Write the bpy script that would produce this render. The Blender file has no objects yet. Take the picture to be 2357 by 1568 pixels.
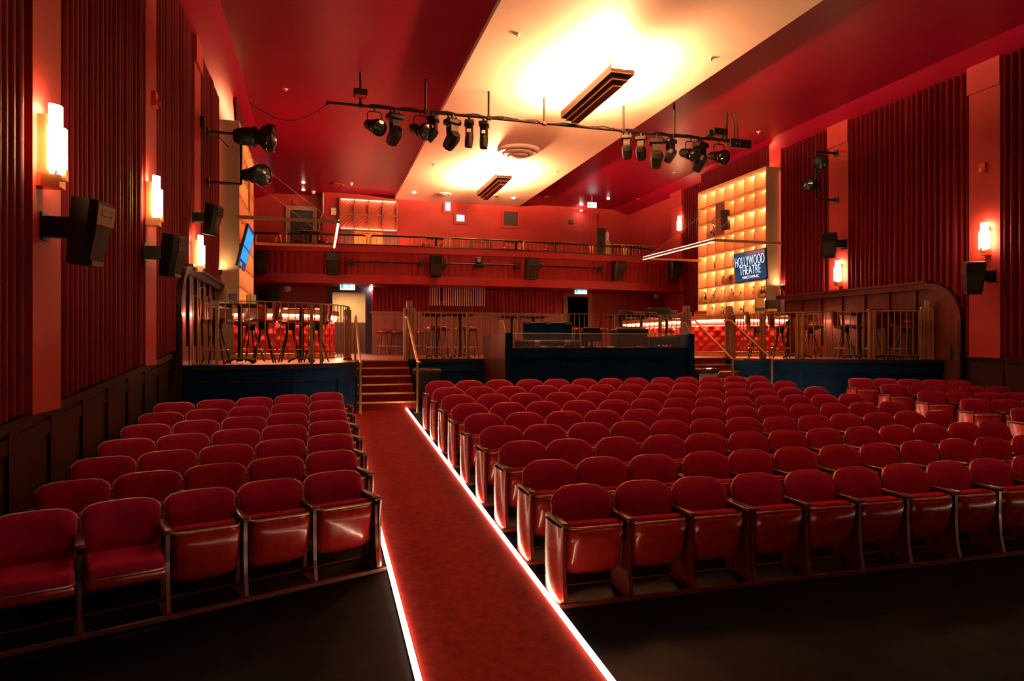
import bpy, bmesh, math, random
from mathutils import Vector, Matrix
random.seed(11)
sc = bpy.context.scene
COL = sc.collection
PI = math.pi
R = math.radians

# ---------------------------------------------------------------- camera
FPX, U0, V0, VPX, CZ = 1540.0, 1178.5, 789.0, 732.0, 1.99
YAW = math.atan((U0 - VPX) / FPX)
SN, CS = math.sin(YAW), math.cos(YAW)
cam_d = bpy.data.cameras.new('camera'); cam = bpy.data.objects.new('camera', cam_d); COL.objects.link(cam)
cam.location = (0, 0, CZ); cam.rotation_euler = (PI / 2, 0, -YAW)
cam_d.sensor_width = 36; cam_d.lens = 36 * FPX / 2357; cam_d.shift_y = (V0 - 784) / 2357
cam_d.clip_start = 0.05; cam_d.clip_end = 200
sc.camera = cam

# ---------------------------------------------------------------- world, exposure
w = bpy.data.worlds.new('world'); sc.world = w; w.use_nodes = True
w.node_tree.nodes['Background'].inputs[0].default_value = (0.004, 0.002, 0.002, 1)
w.node_tree.nodes['Background'].inputs[1].default_value = 1.0
sc.view_settings.view_transform = 'Standard'; sc.view_settings.look = 'None'
sc.view_settings.gamma = 1.0; sc.view_settings.use_curve_mapping = False
sc.view_settings.exposure = 0.5
sc.cycles.use_denoising = True
sc.cycles.max_bounces = 6; sc.cycles.diffuse_bounces = 4; sc.cycles.glossy_bounces = 3
sc.cycles.transmission_bounces = 4; sc.cycles.transparent_max_bounces = 6
sc.cycles.sample_clamp_indirect = 6.0
sc.cycles.caustics_reflective = False; sc.cycles.caustics_refractive = False

PENDANT, SCONCE, AISLE, BARLED, NICHE, DOWN = 1700, 52, 15, 110, 75, 120

# ---------------------------------------------------------------- pixel rays of the photograph -> places on known planes
def ray(u, v):
    a = (u - U0) / FPX
    return SN + a * CS, CS - a * SN, (V0 - v) / FPX
def atX(u, v, X): r = ray(u, v); t = X / r[0]; return Vector((X, r[1] * t, CZ + r[2] * t))
def atY(u, v, Y): r = ray(u, v); t = Y / r[1]; return Vector((r[0] * t, Y, CZ + r[2] * t))
def atZ(u, v, Z): r = ray(u, v); t = (Z - CZ) / r[2]; return Vector((r[0] * t, r[1] * t, Z))

# ---------------------------------------------------------------- materials
MATS = {}
LOWSPEC = {'floor_black': .03, 'wood': .15, 'carpet': .1, 'velvet': .1, 'navy': .06, 'curtain': .1, 'black_trim': .2, 'ceiling_red': .22, 'wall_red': .25, 'black': .25, 'grille': .2, 'wood_red': .3, 'black_gloss': .25, 'acrylic': .3}
def mat(name, col, rough=0.5, metal=0.0, emit=None, strength=0.0, noise=0.0, nscale=8.0, bump=0.0, bscale=60.0,
        sheen=0.0, coat=0.0, alpha=1.0, trans=0.0, stretch=None, rnoise=0.0):
    m = bpy.data.materials.new(name); m.use_nodes = True; nt = m.node_tree; N = nt.nodes; L = nt.links
    b = N['Principled BSDF']
    b.inputs['Base Color'].default_value = (*col, 1); b.inputs['Roughness'].default_value = rough
    b.inputs['Metallic'].default_value = metal
    if name in LOWSPEC: b.inputs['Specular IOR Level'].default_value = LOWSPEC[name]
    if sheen: b.inputs['Sheen Weight'].default_value = sheen; b.inputs['Sheen Roughness'].default_value = 0.4; b.inputs['Sheen Tint'].default_value = (*[min(1, c * 2 + .05) for c in col], 1)
    if coat: b.inputs['Coat Weight'].default_value = coat; b.inputs['Coat Roughness'].default_value = 0.12
    if trans: b.inputs['Transmission Weight'].default_value = trans
    if alpha < 1: b.inputs['Alpha'].default_value = alpha
    if emit: b.inputs['Emission Color'].default_value = (*emit, 1); b.inputs['Emission Strength'].default_value = strength
    if noise or bump or rnoise:
        tc = N.new('ShaderNodeTexCoord'); mp = N.new('ShaderNodeMapping'); L.new(tc.outputs['Object'], mp.inputs[0])
        if stretch: mp.inputs['Scale'].default_value = stretch
    if noise:
        nz = N.new('ShaderNodeTexNoise'); nz.inputs['Scale'].default_value = nscale; nz.inputs['Detail'].default_value = 5
        L.new(mp.outputs[0], nz.inputs['Vector'])
        mr = N.new('ShaderNodeMapRange'); L.new(nz.outputs['Fac'], mr.inputs[0])
        mr.inputs[1].default_value = 0.3; mr.inputs[2].default_value = 0.7
        mr.inputs[3].default_value = 1 - noise; mr.inputs[4].default_value = 1 + noise
        mx = N.new('ShaderNodeMix'); mx.data_type = 'RGBA'; mx.blend_type = 'MULTIPLY'; mx.inputs[0].default_value = 1
        mx.inputs[6].default_value = (*col, 1); L.new(mr.outputs[0], mx.inputs[7]); L.new(mx.outputs[2], b.inputs['Base Color'])
    if rnoise:
        nz3 = N.new('ShaderNodeTexNoise'); nz3.inputs['Scale'].default_value = nscale * 1.7; nz3.inputs['Detail'].default_value = 6
        L.new(mp.outputs[0], nz3.inputs['Vector'])
        m3 = N.new('ShaderNodeMapRange'); L.new(nz3.outputs['Fac'], m3.inputs[0])
        m3.inputs[1].default_value = 0.3; m3.inputs[2].default_value = 0.7
        m3.inputs[3].default_value = max(0.05, rough - rnoise); m3.inputs[4].default_value = min(1, rough + rnoise)
        L.new(m3.outputs[0], b.inputs['Roughness'])
    if bump:
        n2 = N.new('ShaderNodeTexNoise'); n2.inputs['Scale'].default_value = bscale; n2.inputs['Detail'].default_value = 3
        L.new(mp.outputs[0], n2.inputs['Vector'])
        bp = N.new('ShaderNodeBump'); bp.inputs['Strength'].default_value = bump; bp.inputs['Distance'].default_value = 0.01
        L.new(n2.outputs['Fac'], bp.inputs['Height']); L.new(bp.outputs[0], b.inputs['Normal'])
    MATS[name] = m
    return m
WARM = (1.0, 0.64, 0.32)
mat('wall_red', (0.34, 0.032, 0.032), 0.55, noise=0.08, nscale=2, bump=0.05, bscale=40)
mat('balcony_red', (0.30, 0.006, 0.024), 0.5, noise=0.06, nscale=2)
mat('ceiling_red', (0.29, 0.003, 0.036), 0.42, noise=0.06, nscale=1.5)
mat('cream', (0.86, 0.70, 0.56), 0.6, noise=0.03, nscale=2)
mat('floor_black', (0.003, 0.0035, 0.008), 0.5, noise=0.4, nscale=3, rnoise=0.08, bump=0.04, bscale=30)
mat('carpet', (0.30, 0.020, 0.018), 0.95, noise=0.25, nscale=14, bump=0.5, bscale=300)
mat('curtain', (0.085, 0.0015, 0.007), 0.65, sheen=0.1, noise=0.06, nscale=2, bump=0.1, bscale=200)
mat('fascia_drape', (0.21, 0.004, 0.013), 0.75, sheen=0.2, noise=0.1, nscale=5)
mat('wood', (0.017, 0.005, 0.003), 0.45, noise=0.35, nscale=6, stretch=(1, 1, .15), coat=0.15)
mat('wood_red', (0.055, 0.010, 0.007), 0.35, noise=0.3, nscale=6, stretch=(1, 1, .15), coat=0.25)
mat('wood_grey', (0.13, 0.055, 0.06), 0.5, noise=0.25, nscale=6, stretch=(1, 1, .15))
mat('armwood', (0.10, 0.028, 0.014), 0.3, noise=0.4, nscale=20, stretch=(1, .2, 1), coat=0.3)
mat('navy', (0.0010, 0.015, 0.060), 0.4, noise=0.2, nscale=3)
mat('black_trim', (0.012, 0.012, 0.013), 0.35, noise=0.2, nscale=6)
mat('platform_floor', (0.15, 0.028, 0.022), 0.4, noise=0.2, nscale=4)
mat('velvet', (0.34, 0.012, 0.078), 0.85, sheen=0.15, noise=0.08, nscale=9, bump=0.15, bscale=400)
mat('pan_paint', (0.36, 0.014, 0.012), 0.28, noise=0.15, nscale=7, coat=0.5, rnoise=0.08)
mat('standard_shaded', (0.13, 0.010, 0.009), 0.32, noise=0.25, nscale=9, coat=0.4)  # red of the standards darkened, shade between seats put into the colour
mat('rim_gold', (0.55, 0.22, 0.12), 0.35, metal=0.7, noise=0.3, nscale=30)
mat('rim_silver', (0.60, 0.44, 0.36), 0.35, metal=0.7, noise=0.2, nscale=30)
mat('rail_steel', (0.13, 0.018, 0.016), 0.4, noise=0.3, nscale=12)
mat('gold', (0.30, 0.17, 0.07), 0.4, metal=0.4, noise=0.1, nscale=10)
mat('brass', (0.75, 0.45, 0.18), 0.28, metal=0.9, noise=0.08, nscale=10)
mat('black', (0.010, 0.010, 0.011), 0.45, noise=0.2, nscale=10)
mat('black_gloss', (0.012, 0.012, 0.014), 0.22, noise=0.2, nscale=10)
mat('grille', (0.018, 0.018, 0.020), 0.6, bump=0.6, bscale=250)
mat('metal_grey', (0.35, 0.36, 0.37), 0.35, metal=0.8, noise=0.1, nscale=12)
mat('vinyl', (0.16, 0.008, 0.014), 0.28, noise=0.15, nscale=10, coat=0.3)
mat('tuft', (0.55, 0.022, 0.022), 0.42, noise=0.08, nscale=10)
mat('bronze', (0.10, 0.055, 0.028), 0.4, metal=0.3, noise=0.2, nscale=8)
mat('led_warm', (1, .9, .8), 0.5, emit=(1.0, 0.66, 0.38), strength=AISLE)
mat('led_bar', (1, .9, .8), 0.5, emit=(1.0, 0.42, 0.22), strength=BARLED)
mat('led_niche', (1, .9, .8), 0.5, emit=(1.0, 0.32, 0.10), strength=NICHE)
mat('led_niche_dim', (1, .9, .8), 0.5, emit=(1.0, 0.27, 0.08), strength=NICHE * .45)
mat('pendant_glow', (1, .9, .8), 0.5, emit=(1.0, 0.41, 0.18), strength=PENDANT)
mat('pendant_dim', (1, .9, .8), 0.5, emit=(1.0, 0.42, 0.15), strength=PENDANT * .16)
mat('sconce_glass', (1, .9, .8), 0.5, emit=(1.0, 0.62, 0.28), strength=SCONCE)
mat('down_glow', (1, .9, .8), 0.5, emit=(1.0, 0.78, 0.52), strength=DOWN)
mat('top_glow', (1, .9, .8), 0.5, emit=(1.0, 0.30, 0.12), strength=40)
mat('corridor_glow', (1, .9, .8), 0.5, emit=(1.0, 0.66, 0.34), strength=13)
mat('led_red', (1, .5, .4), 0.5, emit=(1.0, 0.16, 0.08), strength=5)
mat('added_frame_glow', (1, .9, .8), 0.5, emit=(1.0, 0.22, 0.12), strength=60)  # added glow on top of the bar frames, brightens the red ceiling
mat('led_frame', (1, .9, .8), 0.5, emit=(1.0, 0.72, 0.40), strength=7)
mat('led_bal', (1, .5, .4), 0.5, emit=(1.0, 0.38, 0.20), strength=26)
mat('up_glow', (1, .9, .8), 0.5, emit=(1.0, 0.55, 0.22), strength=420)
mat('lattice_back', (0.55, 0.09, 0.05), 0.5, noise=0.05)
mat('exit_glow', (.8, .9, 1), 0.5, emit=(0.45, 0.85, 1.0), strength=3.0)
mat('exit_mark', (.1, .4, .3), 0.5, emit=(0.0, 0.45, 0.55), strength=1.0)
mat('window_glow', (.05, .1, .15), 0.5, emit=(0.50, 0.80, 1.0), strength=0.75)
mat('niche_back', (0.85, 0.46, 0.30), 0.5, noise=0.04, nscale=3)
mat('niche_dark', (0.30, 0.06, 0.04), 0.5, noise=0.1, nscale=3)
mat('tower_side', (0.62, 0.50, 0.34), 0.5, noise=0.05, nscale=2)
mat('tower_end_shaded', (0.34, 0.24, 0.17), 0.5, noise=0.05, nscale=2)  # cream of the end panels darkened, their dim light put into the colour
mat('screen_navy', (0.004, 0.012, 0.03), 0.15, emit=(0.010, 0.035, 0.085), strength=1.0)
mat('screen_white', (.8, .9, .9), 0.3, emit=(0.80, 0.97, 1.0), strength=1.1)
mat('screen_blue', (.02, .2, .5), 0.2, emit=(0.01, 0.28, 0.75), strength=1.0)
mat('paper', (0.62, 0.48, 0.42), 0.7, noise=0.1, nscale=5)
mat('white_plastic', (0.7, 0.6, 0.55), 0.4, noise=0.05, nscale=5)
mat('red_plastic', (0.5, 0.02, 0.02), 0.35, noise=0.05, nscale=5)
mat('chrome', (0.8, 0.75, 0.7), 0.12, metal=1.0, noise=0.03, nscale=5)
mat('acrylic', (0.75, 0.8, 0.85), 0.05, alpha=0.08)
mat('acrylic_edge', (0.75, 0.8, 0.85), 0.2, noise=0.05, nscale=5)
mat('lens', (0.05, 0.09, 0.11), 0.08, metal=0.6, noise=0.3, nscale=30)
mat('bin_grey', (0.22, 0.20, 0.19), 0.5, noise=0.15, nscale=8)
mat('bin_black', (0.02, 0.02, 0.022), 0.4, noise=0.2, nscale=8)
mat('bag_film', (0.03, 0.03, 0.03), 0.18, noise=0.2, nscale=12, bump=0.6, bscale=20)
mat('glass_amber', (0.75, 0.32, 0.10), 0.08, alpha=0.75)
mat('glass_clear', (0.85, 0.70, 0.55), 0.05, alpha=0.55)
mat('glass_dark', (0.05, 0.012, 0.02), 0.08, coat=0.4, noise=0.1)
mat('glass_green', (0.06, 0.09, 0.04), 0.08, coat=0.4, noise=0.1)
mat('label_paper', (0.75, 0.6, 0.45), 0.6, noise=0.2, nscale=30)
mat('yellow', (0.75, 0.40, 0.04), 0.5, noise=0.1, nscale=9)
mat('blue_print', (0.05, 0.05, 0.25), 0.5, noise=0.1, nscale=9)
mat('green_print', (0.12, 0.25, 0.05), 0.5, noise=0.1, nscale=9)
mat('white_print', (0.75, 0.70, 0.62), 0.5, noise=0.1, nscale=9)
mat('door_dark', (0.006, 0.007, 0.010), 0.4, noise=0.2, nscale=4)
mat('frame_tan', (0.30, 0.15, 0.09), 0.45, noise=0.15, nscale=8)
mat('frame_blue', (0.03, 0.035, 0.09), 0.45, noise=0.15, nscale=8)
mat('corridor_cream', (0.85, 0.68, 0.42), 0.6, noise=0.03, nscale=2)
mat('glass_window', (0.05, 0.05, 0.05), 0.06, noise=0.1)
mat('amber_tile', (0.62, 0.30, 0.08), 0.4, noise=0.1, nscale=5)

# ---------------------------------------------------------------- mesh builder
class MB:
    def __init__(s): s.v = []; s.f = []; s.sm = []
    def add(s, vs, fs, smooth=False):
        o = len(s.v); s.v += [tuple(v) for v in vs]
        for f in fs: s.f.append(tuple(i + o for i in f)); s.sm.append(smooth)
        return s
    def box(s, c, size, rz=0.0, M=None):
        hx, hy, hz = size[0] / 2, size[1] / 2, size[2] / 2
        vs = [Vector((x, y, z)) for z in (-hz, hz) for y in (-hy, hy) for x in (-hx, hx)]
        if rz: m = Matrix.Rotation(rz, 3, 'Z'); vs = [m @ v for v in vs]
        if M: vs = [M @ v for v in vs]
        c = Vector(c); vs = [v + c for v in vs]
        return s.add(vs, [(0, 2, 3, 1), (4, 5, 7, 6), (0, 1, 5, 4), (2, 6, 7, 3), (0, 4, 6, 2), (1, 3, 7, 5)])
    def bb(s, a, b):
        return s.box([(a[i] + b[i]) / 2 for i in range(3)], [abs(b[i] - a[i]) for i in range(3)])
    def rbox(s, c, size, r=0.02, seg=2, M=None):
        bm = bmesh.new(); bmesh.ops.create_cube(bm, size=1)
        for v in bm.verts: v.co = Vector((v.co.x * size[0], v.co.y * size[1], v.co.z * size[2]))
        bmesh.ops.bevel(bm, geom=bm.edges[:], offset=min(r, min(size) * .49), segments=seg, affect='EDGES', profile=0.6)
        bm.verts.index_update(); vs = [v.co.copy() for v in bm.verts]
        if M: vs = [M @ v for v in vs]
        c = Vector(c); s.add([v + c for v in vs], [[v.index for v in f.verts] for f in bm.faces], seg > 1); bm.free()
        return s
    def cyl(s, p0, p1, r0, r1=None, n=10, smooth=True, caps=True):
        r1 = r0 if r1 is None else r1; p0 = Vector(p0); p1 = Vector(p1); d = (p1 - p0)
        q = d.to_track_quat('Z', 'Y'); vs = []
        for p, r in ((p0, r0), (p1, r1)):
            for i in range(n):
                a = 2 * PI * i / n; vs.append(p + q @ Vector((math.cos(a) * r, math.sin(a) * r, 0)))
        s.add(vs, [(i, (i + 1) % n, n + (i + 1) % n, n + i) for i in range(n)], smooth)
        if caps:
            s.add(vs[:n], [tuple(range(n - 1, -1, -1))]); s.add(vs[n:], [tuple(range(n))])
        return s
    def tube(s, pts, r, n=8, closed=False, smooth=True, flat=None):
        pts = [Vector(p) for p in pts]; m = len(pts); vs = []; up = Vector((0, 0, 1))
        for i, p in enumerate(pts):
            a = pts[(i - 1) % m] if (closed or i > 0) else p
            b = pts[(i + 1) % m] if (closed or i < m - 1) else p
            t = (b - a).normalized()
            x = t.cross(up)
            if x.length < 1e-3: x = Vector((1, 0, 0))
            x.normalize(); y = x.cross(t).normalized()
            for k in range(n):
                g = 2 * PI * (k + .5) / n
                rr = flat if flat else (r, r)
                vs.append(p + x * math.cos(g) * rr[0] + y * math.sin(g) * rr[1])
        fs = []
        for i in range(m if closed else m - 1):
            j = (i + 1) % m
            for k in range(n): fs.append((i * n + k, i * n + (k + 1) % n, j * n + (k + 1) % n, j * n + k))
        s.add(vs, fs, smooth)
        if not closed:
            s.add(vs[:n], [tuple(range(n))]); s.add(vs[-n:], [tuple(range(n - 1, -1, -1))])
        return s
    def lathe(s, prof, c=(0, 0, 0), n=16, smooth=True, M=None, a0=0, a1=2 * PI):
        c = Vector(c); full = abs(a1 - a0 - 2 * PI) < 1e-6; cols = n if full else n + 1; vs = []
        for r, z in prof:
            for i in range(cols):
                a = a0 + (a1 - a0) * i / n; v = Vector((r * math.cos(a), r * math.sin(a), z))
                vs.append((M @ v if M else v) + c)
        fs = []
        for j in range(len(prof) - 1):
            for i in range(n):
                k = (i + 1) % cols
                fs.append((j * cols + i, j * cols + k, (j + 1) * cols + k, (j + 1) * cols + i))
        return s.add(vs, fs, smooth)
    def prism(s, poly, ext, smooth=False):
        poly = [Vector(p) for p in poly]; e = Vector(ext); n = len(poly)
        s.add(poly + [p + e for p in poly], [(i, (i + 1) % n, n + (i + 1) % n, n + i) for i in range(n)], smooth)
        s.add(poly, [tuple(range(n - 1, -1, -1))]); s.add([p + e for p in poly], [tuple(range(n))])
        return s
    def grid(s, rows, smooth=True):
        m = len(rows[0]); vs = [v for r in rows for v in r]
        return s.add(vs, [(j * m + i, j * m + i + 1, (j + 1) * m + i + 1, (j + 1) * m + i) for j in range(len(rows) - 1) for i in range(m - 1)], smooth)
    def mesh(s, name, material):
        me = bpy.data.meshes.new(name); me.from_pydata(s.v, [], s.f)
        me.polygons.foreach_set('use_smooth', s.sm); me.materials.append(MATS[material]); me.update()
        return me
    def build(s, name, material, parent=None, label=None):
        o = bpy.data.objects.new(name, s.mesh(name, material)); COL.objects.link(o); o.parent = parent
        if label: o['label'] = label
        return o
def put(name, mesh, parent=None, loc=(0, 0, 0), rot=(0, 0, 0)):
    o = bpy.data.objects.new(name, mesh); COL.objects.link(o); o.parent = parent; o.location = loc; o.rotation_euler = rot
    return o
def tag(o, label, cat, group=None, kind=None):
    o['label'] = label; o['category'] = cat
    if group: o['group'] = group
    if kind: o['kind'] = kind
    return o
def thing(name, label, cat, loc=(0, 0, 0), rz=0.0, group=None):
    o = bpy.data.objects.new(name, None); COL.objects.link(o); o.location = loc; o.rotation_euler = (0, 0, rz); o.empty_display_size = .1
    return tag(o, label, cat, group)
def struct(o, label=None, cat=None):
    o['kind'] = 'structure'
    if label: o['label'] = label
    if cat: o['category'] = cat
    return o
def box_obj(name, a, b, m, parent=None): return MB().bb(a, b).build(name, m, parent)
ORD = ['first', 'second', 'third', 'fourth', 'fifth', 'sixth', 'seventh', 'eighth', 'ninth', 'tenth', 'eleventh', 'twelfth', 'thirteenth', 'fourteenth']
def text_mesh(body, size, sx=1.0, ext=0.002):
    c = bpy.data.curves.new('lettering', 'FONT'); c.body = body; c.size = size; c.extrude = ext; c.align_x = 'CENTER'; c.align_y = 'CENTER'; c.resolution_u = 3; c.offset = -size * .018
    o = bpy.data.objects.new('lettering', c); COL.objects.link(o)
    dg = bpy.context.evaluated_depsgraph_get(); me = bpy.data.meshes.new_from_object(o.evaluated_get(dg))
    bpy.data.objects.remove(o); bpy.data.curves.remove(c)
    for v in me.vertices: v.co.x *= sx
    return me

# ---------------------------------------------------------------- the room
XL, XR, XC = -2.3, 13.05, 5.4
YB, YLOW, YUP = 22.1, 23.6, 26.8        # balcony front, wall under the balcony, upper back wall
ZP, ZC = 1.61, 7.68                      # bar platforms, cream ceiling
FS, FZ = 0.0739, -0.365
def fl(y): return FZ + FS * y
def slope_slab(x0, x1, y0, y1, dz, th, name, m, parent=None):
    vs = [(x, y, fl(y) + dz - t) for t in (th, 0) for y in (y0, y1) for x in (x0, x1)]
    return MB().add(vs, [(0, 2, 3, 1), (4, 5, 7, 6), (0, 1, 5, 4), (2, 6, 7, 3), (0, 4, 6, 2), (1, 3, 7, 5)]).build(name, m, parent)
struct(slope_slab(XL - .2, XR + .2, -4, 16.0, 0, 0.2, 'floor', 'floor_black'), 'black painted raked auditorium floor', 'floor')
o_ = slope_slab(9.056, 9.834, -1, 13.58, 0.012, 0.011, 'aisle_carpet', 'carpet'); tag(o_, 'dark red carpet runner down the right aisle, mostly hidden by seats', 'carpet')
c = slope_slab(0.612, 1.692, -1, 13.62, 0.012, 0.011, 'aisle_carpet', 'carpet'); tag(c, 'dark red carpet runner down the lit aisle to the steps', 'carpet')
for nm, x0, x1, lab in (('wall_left', XL - .2, XL, 'red side wall behind the drapes at left'), ('wall_right', XR, XR + .2, 'red side wall behind the drapes at right')):
    struct(box_obj(nm, (x0, -4, -1), (x1, 28, 8.0), 'wall_red'), lab, 'wall')
struct(box_obj('wall_front', (XL - .2, -4.2, -1), (XR + .2, -4.0, 8), 'curtain'), 'stage end of the hall behind the camera', 'wall')
# ceiling: lower at the far left of a crease, cream strip hung below the red
m = MB().bb((0.16, -4, 7.80), (XR + .2, 28, 8.0)).bb((XL - .2, -4, 7.75), (0.16, 28, 8.0))
m.prism([(XL - .01, -4, 7.50), (XL - .01, -4, 7.76), (XL + .75, -4, 7.76)], (0, 32, 0))
m.prism([(XR + .01, -4, 7.58), (XR - .75, -4, 7.81), (XR + .01, -4, 7.81)], (0, 32, 0))
struct(m.build('ceiling', 'ceiling_red'), 'glossy red ceiling either side of the cream strip', 'ceiling')
o = MB().bb((2.92, -4, ZC), (8.06, YUP, 7.79)).build('ceiling_strip', 'cream'); struct(o, 'wide cream ceiling strip down the middle of the hall', 'ceiling')

# ---- upper back wall with projection openings; lower wall under the balcony with two doorways
struct(box_obj('wall_back', (0.17, YUP, 4.2), (XR, YUP + .2, 8), 'wall_red'), 'upper red back wall behind the balcony', 'wall')
struct(box_obj('wall_back_left', (XL, YUP + .5, 4.2), (0.17, YUP + .7, 8), 'wall_red'), 'recessed red back wall around the dark balcony door', 'wall')
struct(box_obj('wall_return', (0.17, YUP + .2, 4.2), (0.30, YUP + .7, 8), 'wall_red'), 'narrow red return beside the balcony door', 'wall')
dl0, dl1 = atY(765, 700, YLOW).x, atY(842, 700, YLOW).x
dr0, dr1 = atY(1306, 700, YLOW).x, atY(1352, 700, YLOW).x
ZD = 3.72
m = MB()
for a, b in ((XL, dl0), (dl1, dr0), (dr1, XR)): m.bb((a, YLOW, ZP - .1), (b, YLOW + .2, 4.0))
for a, b in ((dl0, dl1), (dr0, dr1)): m.bb((a, YLOW, ZD), (b, YLOW + .2, 4.0))
struct(m.build('wall_back_lower', 'balcony_red'), 'red wall under the balcony with two doorways', 'wall')
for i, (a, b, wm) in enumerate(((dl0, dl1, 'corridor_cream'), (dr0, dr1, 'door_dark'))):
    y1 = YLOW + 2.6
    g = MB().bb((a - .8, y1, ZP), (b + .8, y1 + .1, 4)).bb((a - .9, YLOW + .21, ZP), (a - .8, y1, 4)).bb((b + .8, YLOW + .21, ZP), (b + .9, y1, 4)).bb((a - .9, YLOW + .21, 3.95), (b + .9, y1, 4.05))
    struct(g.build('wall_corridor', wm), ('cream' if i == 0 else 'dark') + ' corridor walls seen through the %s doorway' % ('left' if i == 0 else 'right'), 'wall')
    box_d = MB().bb((a - .8, y1 - .03, ZP), (b + .8, y1, ZP + 1.15)).build('wainscot', 'wood_grey'); struct(box_d, 'grey wood wainscot in the corridor beyond the %s doorway' % ('left' if i == 0 else 'right'), 'wainscot')
    fr = thing('door_frame', ('navy' if i == 0 else 'tan') + ' frame of the open doorway under the balcony, ' + ('left' if i == 0 else 'right'), 'door frame', (0, YLOW, 0)); fr['kind'] = 'structure'
    fm = 'frame_blue' if i == 0 else 'frame_tan'
    MB().bb((a - .18, -.06, ZP), (a, .24, ZD)).build('jamb', fm, fr); MB().bb((b, -.06, ZP), (b + .18, .24, ZD)).build('jamb', fm, fr)
    MB().bb((a - .18, -.06, ZD), (b + .18, .24, ZD + .2)).build('lintel', fm, fr)
cl = thing('corridor_light', 'warm ceiling light in the corridor beyond the left doorway', 'light', ((dl0 + dl1) / 2, YLOW + 1.4, 3.845))
MB().bb((-.35, -.5, 0), (.35, .5, .05)).build('diffuser', 'corridor_glow', cl); MB().bb((-.38, -.53, .02), (.38, .53, .06)).build('light_frame', 'white_plastic', cl)

# ---- bar platforms: one continuous deck, its front edge curving round two flights of steps
SX0, SX1 = 0.72, 1.93                    # left steps
RX0, RX1 = 8.95, 10.10                   # right steps
YM = 15.05
LEFT = [(XL, 11.95), (-1.3, 11.9), (-0.6, 11.95), (-0.1, 12.18), (0.3, 12.52), (0.58, 12.95), (SX0, 13.5)]
RIGHT = [(RX1, 13.6), (10.30, 13.05), (10.65, 12.55), (11.2, 12.1), (11.9, 11.65), (12.5, 11.4), (XR, 11.25)]
EDGE = LEFT + [(SX0, YM), (SX1, YM), (RX0, YM), (RX1, YM)] + RIGHT
bm = bmesh.new()
vs = [bm.verts.new((x, y, ZP)) for x, y in EDGE + [(XR, YLOW + 2.7), (XL, YLOW + 2.7)]]
bm.faces.new(vs); ex = bmesh.ops.extrude_face_region(bm, geom=bm.faces[:]); bmesh.ops.translate(bm, vec=(0, 0, -.06), verts=[v for v in ex['geom'] if isinstance(v, bmesh.types.BMVert)])
bmesh.ops.recalc_face_normals(bm, faces=bm.faces[:]); me = bpy.data.meshes.new('platform_floor'); bm.to_mesh(me); bm.free(); me.materials.append(MATS['platform_floor'])
deck = put('platform_floor', me); struct(deck, 'raised bar platform floor behind the seating', 'floor')
def resample(pts, step):
    out = [Vector(pts[0])]; acc = 0
    P = [Vector(p) for p in pts]; L = [(P[i + 1] - P[i]).length for i in range(len(P) - 1)]; tot = sum(L)
    n = max(1, round(tot / step)); res = []
    for k in range(n + 1):
        d = tot * k / n; i = 0
        while i < len(L) - 1 and d > L[i]: d -= L[i]; i += 1
        res.append(P[i].lerp(P[i + 1], min(1, d / L[i])))
    return res
def smooth_path(pts, it=2):
    P = [Vector((*p, 0)) if len(p) == 2 else Vector(p) for p in pts]
    for _ in range(it):
        Q = [P[0]]
        for i in range(len(P) - 1): Q += [P[i].lerp(P[i + 1], .25), P[i].lerp(P[i + 1], .75)]
        Q.append(P[-1]); P = Q
    return P
def wall_along(path, z0f, z1f, off, th):
    """vertical slab following a plan path, its face 'off' in front (to the right of travel)"""
    m = MB(); n = len(path); fr, bk = [], []
    for i, p in enumerate(path):
        a = path[max(0, i - 1)]; b = path[min(n - 1, i + 1)]; t = (b - a).normalized(); nn = Vector((t.y, -t.x, 0))
        fr.append(p + nn * off); bk.append(p + nn * (off - th))
    for i in range(n - 1):
        q = [fr[i], fr[i + 1], bk[i + 1], bk[i]]
        lo = [Vector((v.x, v.y, z0f(v))) for v in q]; hi = [Vector((v.x, v.y, z1f(v))) for v in q]
        fs = [(0, 1, 5, 4), (3, 2, 1, 0), (4, 5, 6, 7), (2, 3, 7, 6)]
        if i == 0: fs.append((0, 4, 7, 3))
        if i == n - 2: fs.append((1, 2, 6, 5))
        m.add(lo + hi, fs)
    return m
def platform_face(path, name, label, m='navy'):
    t = thing(name, label, 'platform front'); t['kind'] = 'structure'
    wall_along(path, lambda v: fl(v.y) - .1, lambda v: ZP - .05, 0.0, .08).build('face_board', m, t)
    wall_along(path, lambda v: ZP - .07, lambda v: ZP + .012, .035, .12).build('edge_nosing', 'black_trim', t)
    wall_along(path, lambda v: ZP - .27, lambda v: ZP - .07, .015, .03).build('frieze', m, t)
    wall_along(path, lambda v: ZP - .285, lambda v: ZP - .262, .022, .03).build('moulding', 'black_trim', t)
    wall_along(path, lambda v: fl(v.y) - .05, lambda v: fl(v.y) + .12, .015, .03).build('base_board', m, t)
    pts = resample(path, .95)
    for i, p in enumerate(pts):
        a = pts[max(0, i - 1)]; b = pts[min(len(pts) - 1, i + 1)]; d = (b - a); rz = math.atan2(d.y, d.x)
        nn = Vector((math.sin(rz), -math.cos(rz), 0))
        st = MB().box((0, 0, 0), (.09, .03, ZP - .27 - fl(p.y) - .1)).build('stile', m, t)
        st.location = (p.x + nn.x * .005, p.y + nn.y * .005, (ZP - .27 + fl(p.y) + .1) / 2); st.rotation_euler = (0, 0, rz)
    return t
platform_face(smooth_path(LEFT), 'platform_front', 'curved navy panelled front of the left bar platform')
platform_face([Vector((SX1, YM, 0)), Vector((3.7, YM, 0)), Vector((5.5, YM, 0)), Vector((RX0, YM, 0))], 'platform_front', 'straight navy front of the middle platform behind the sound desk')
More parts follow.
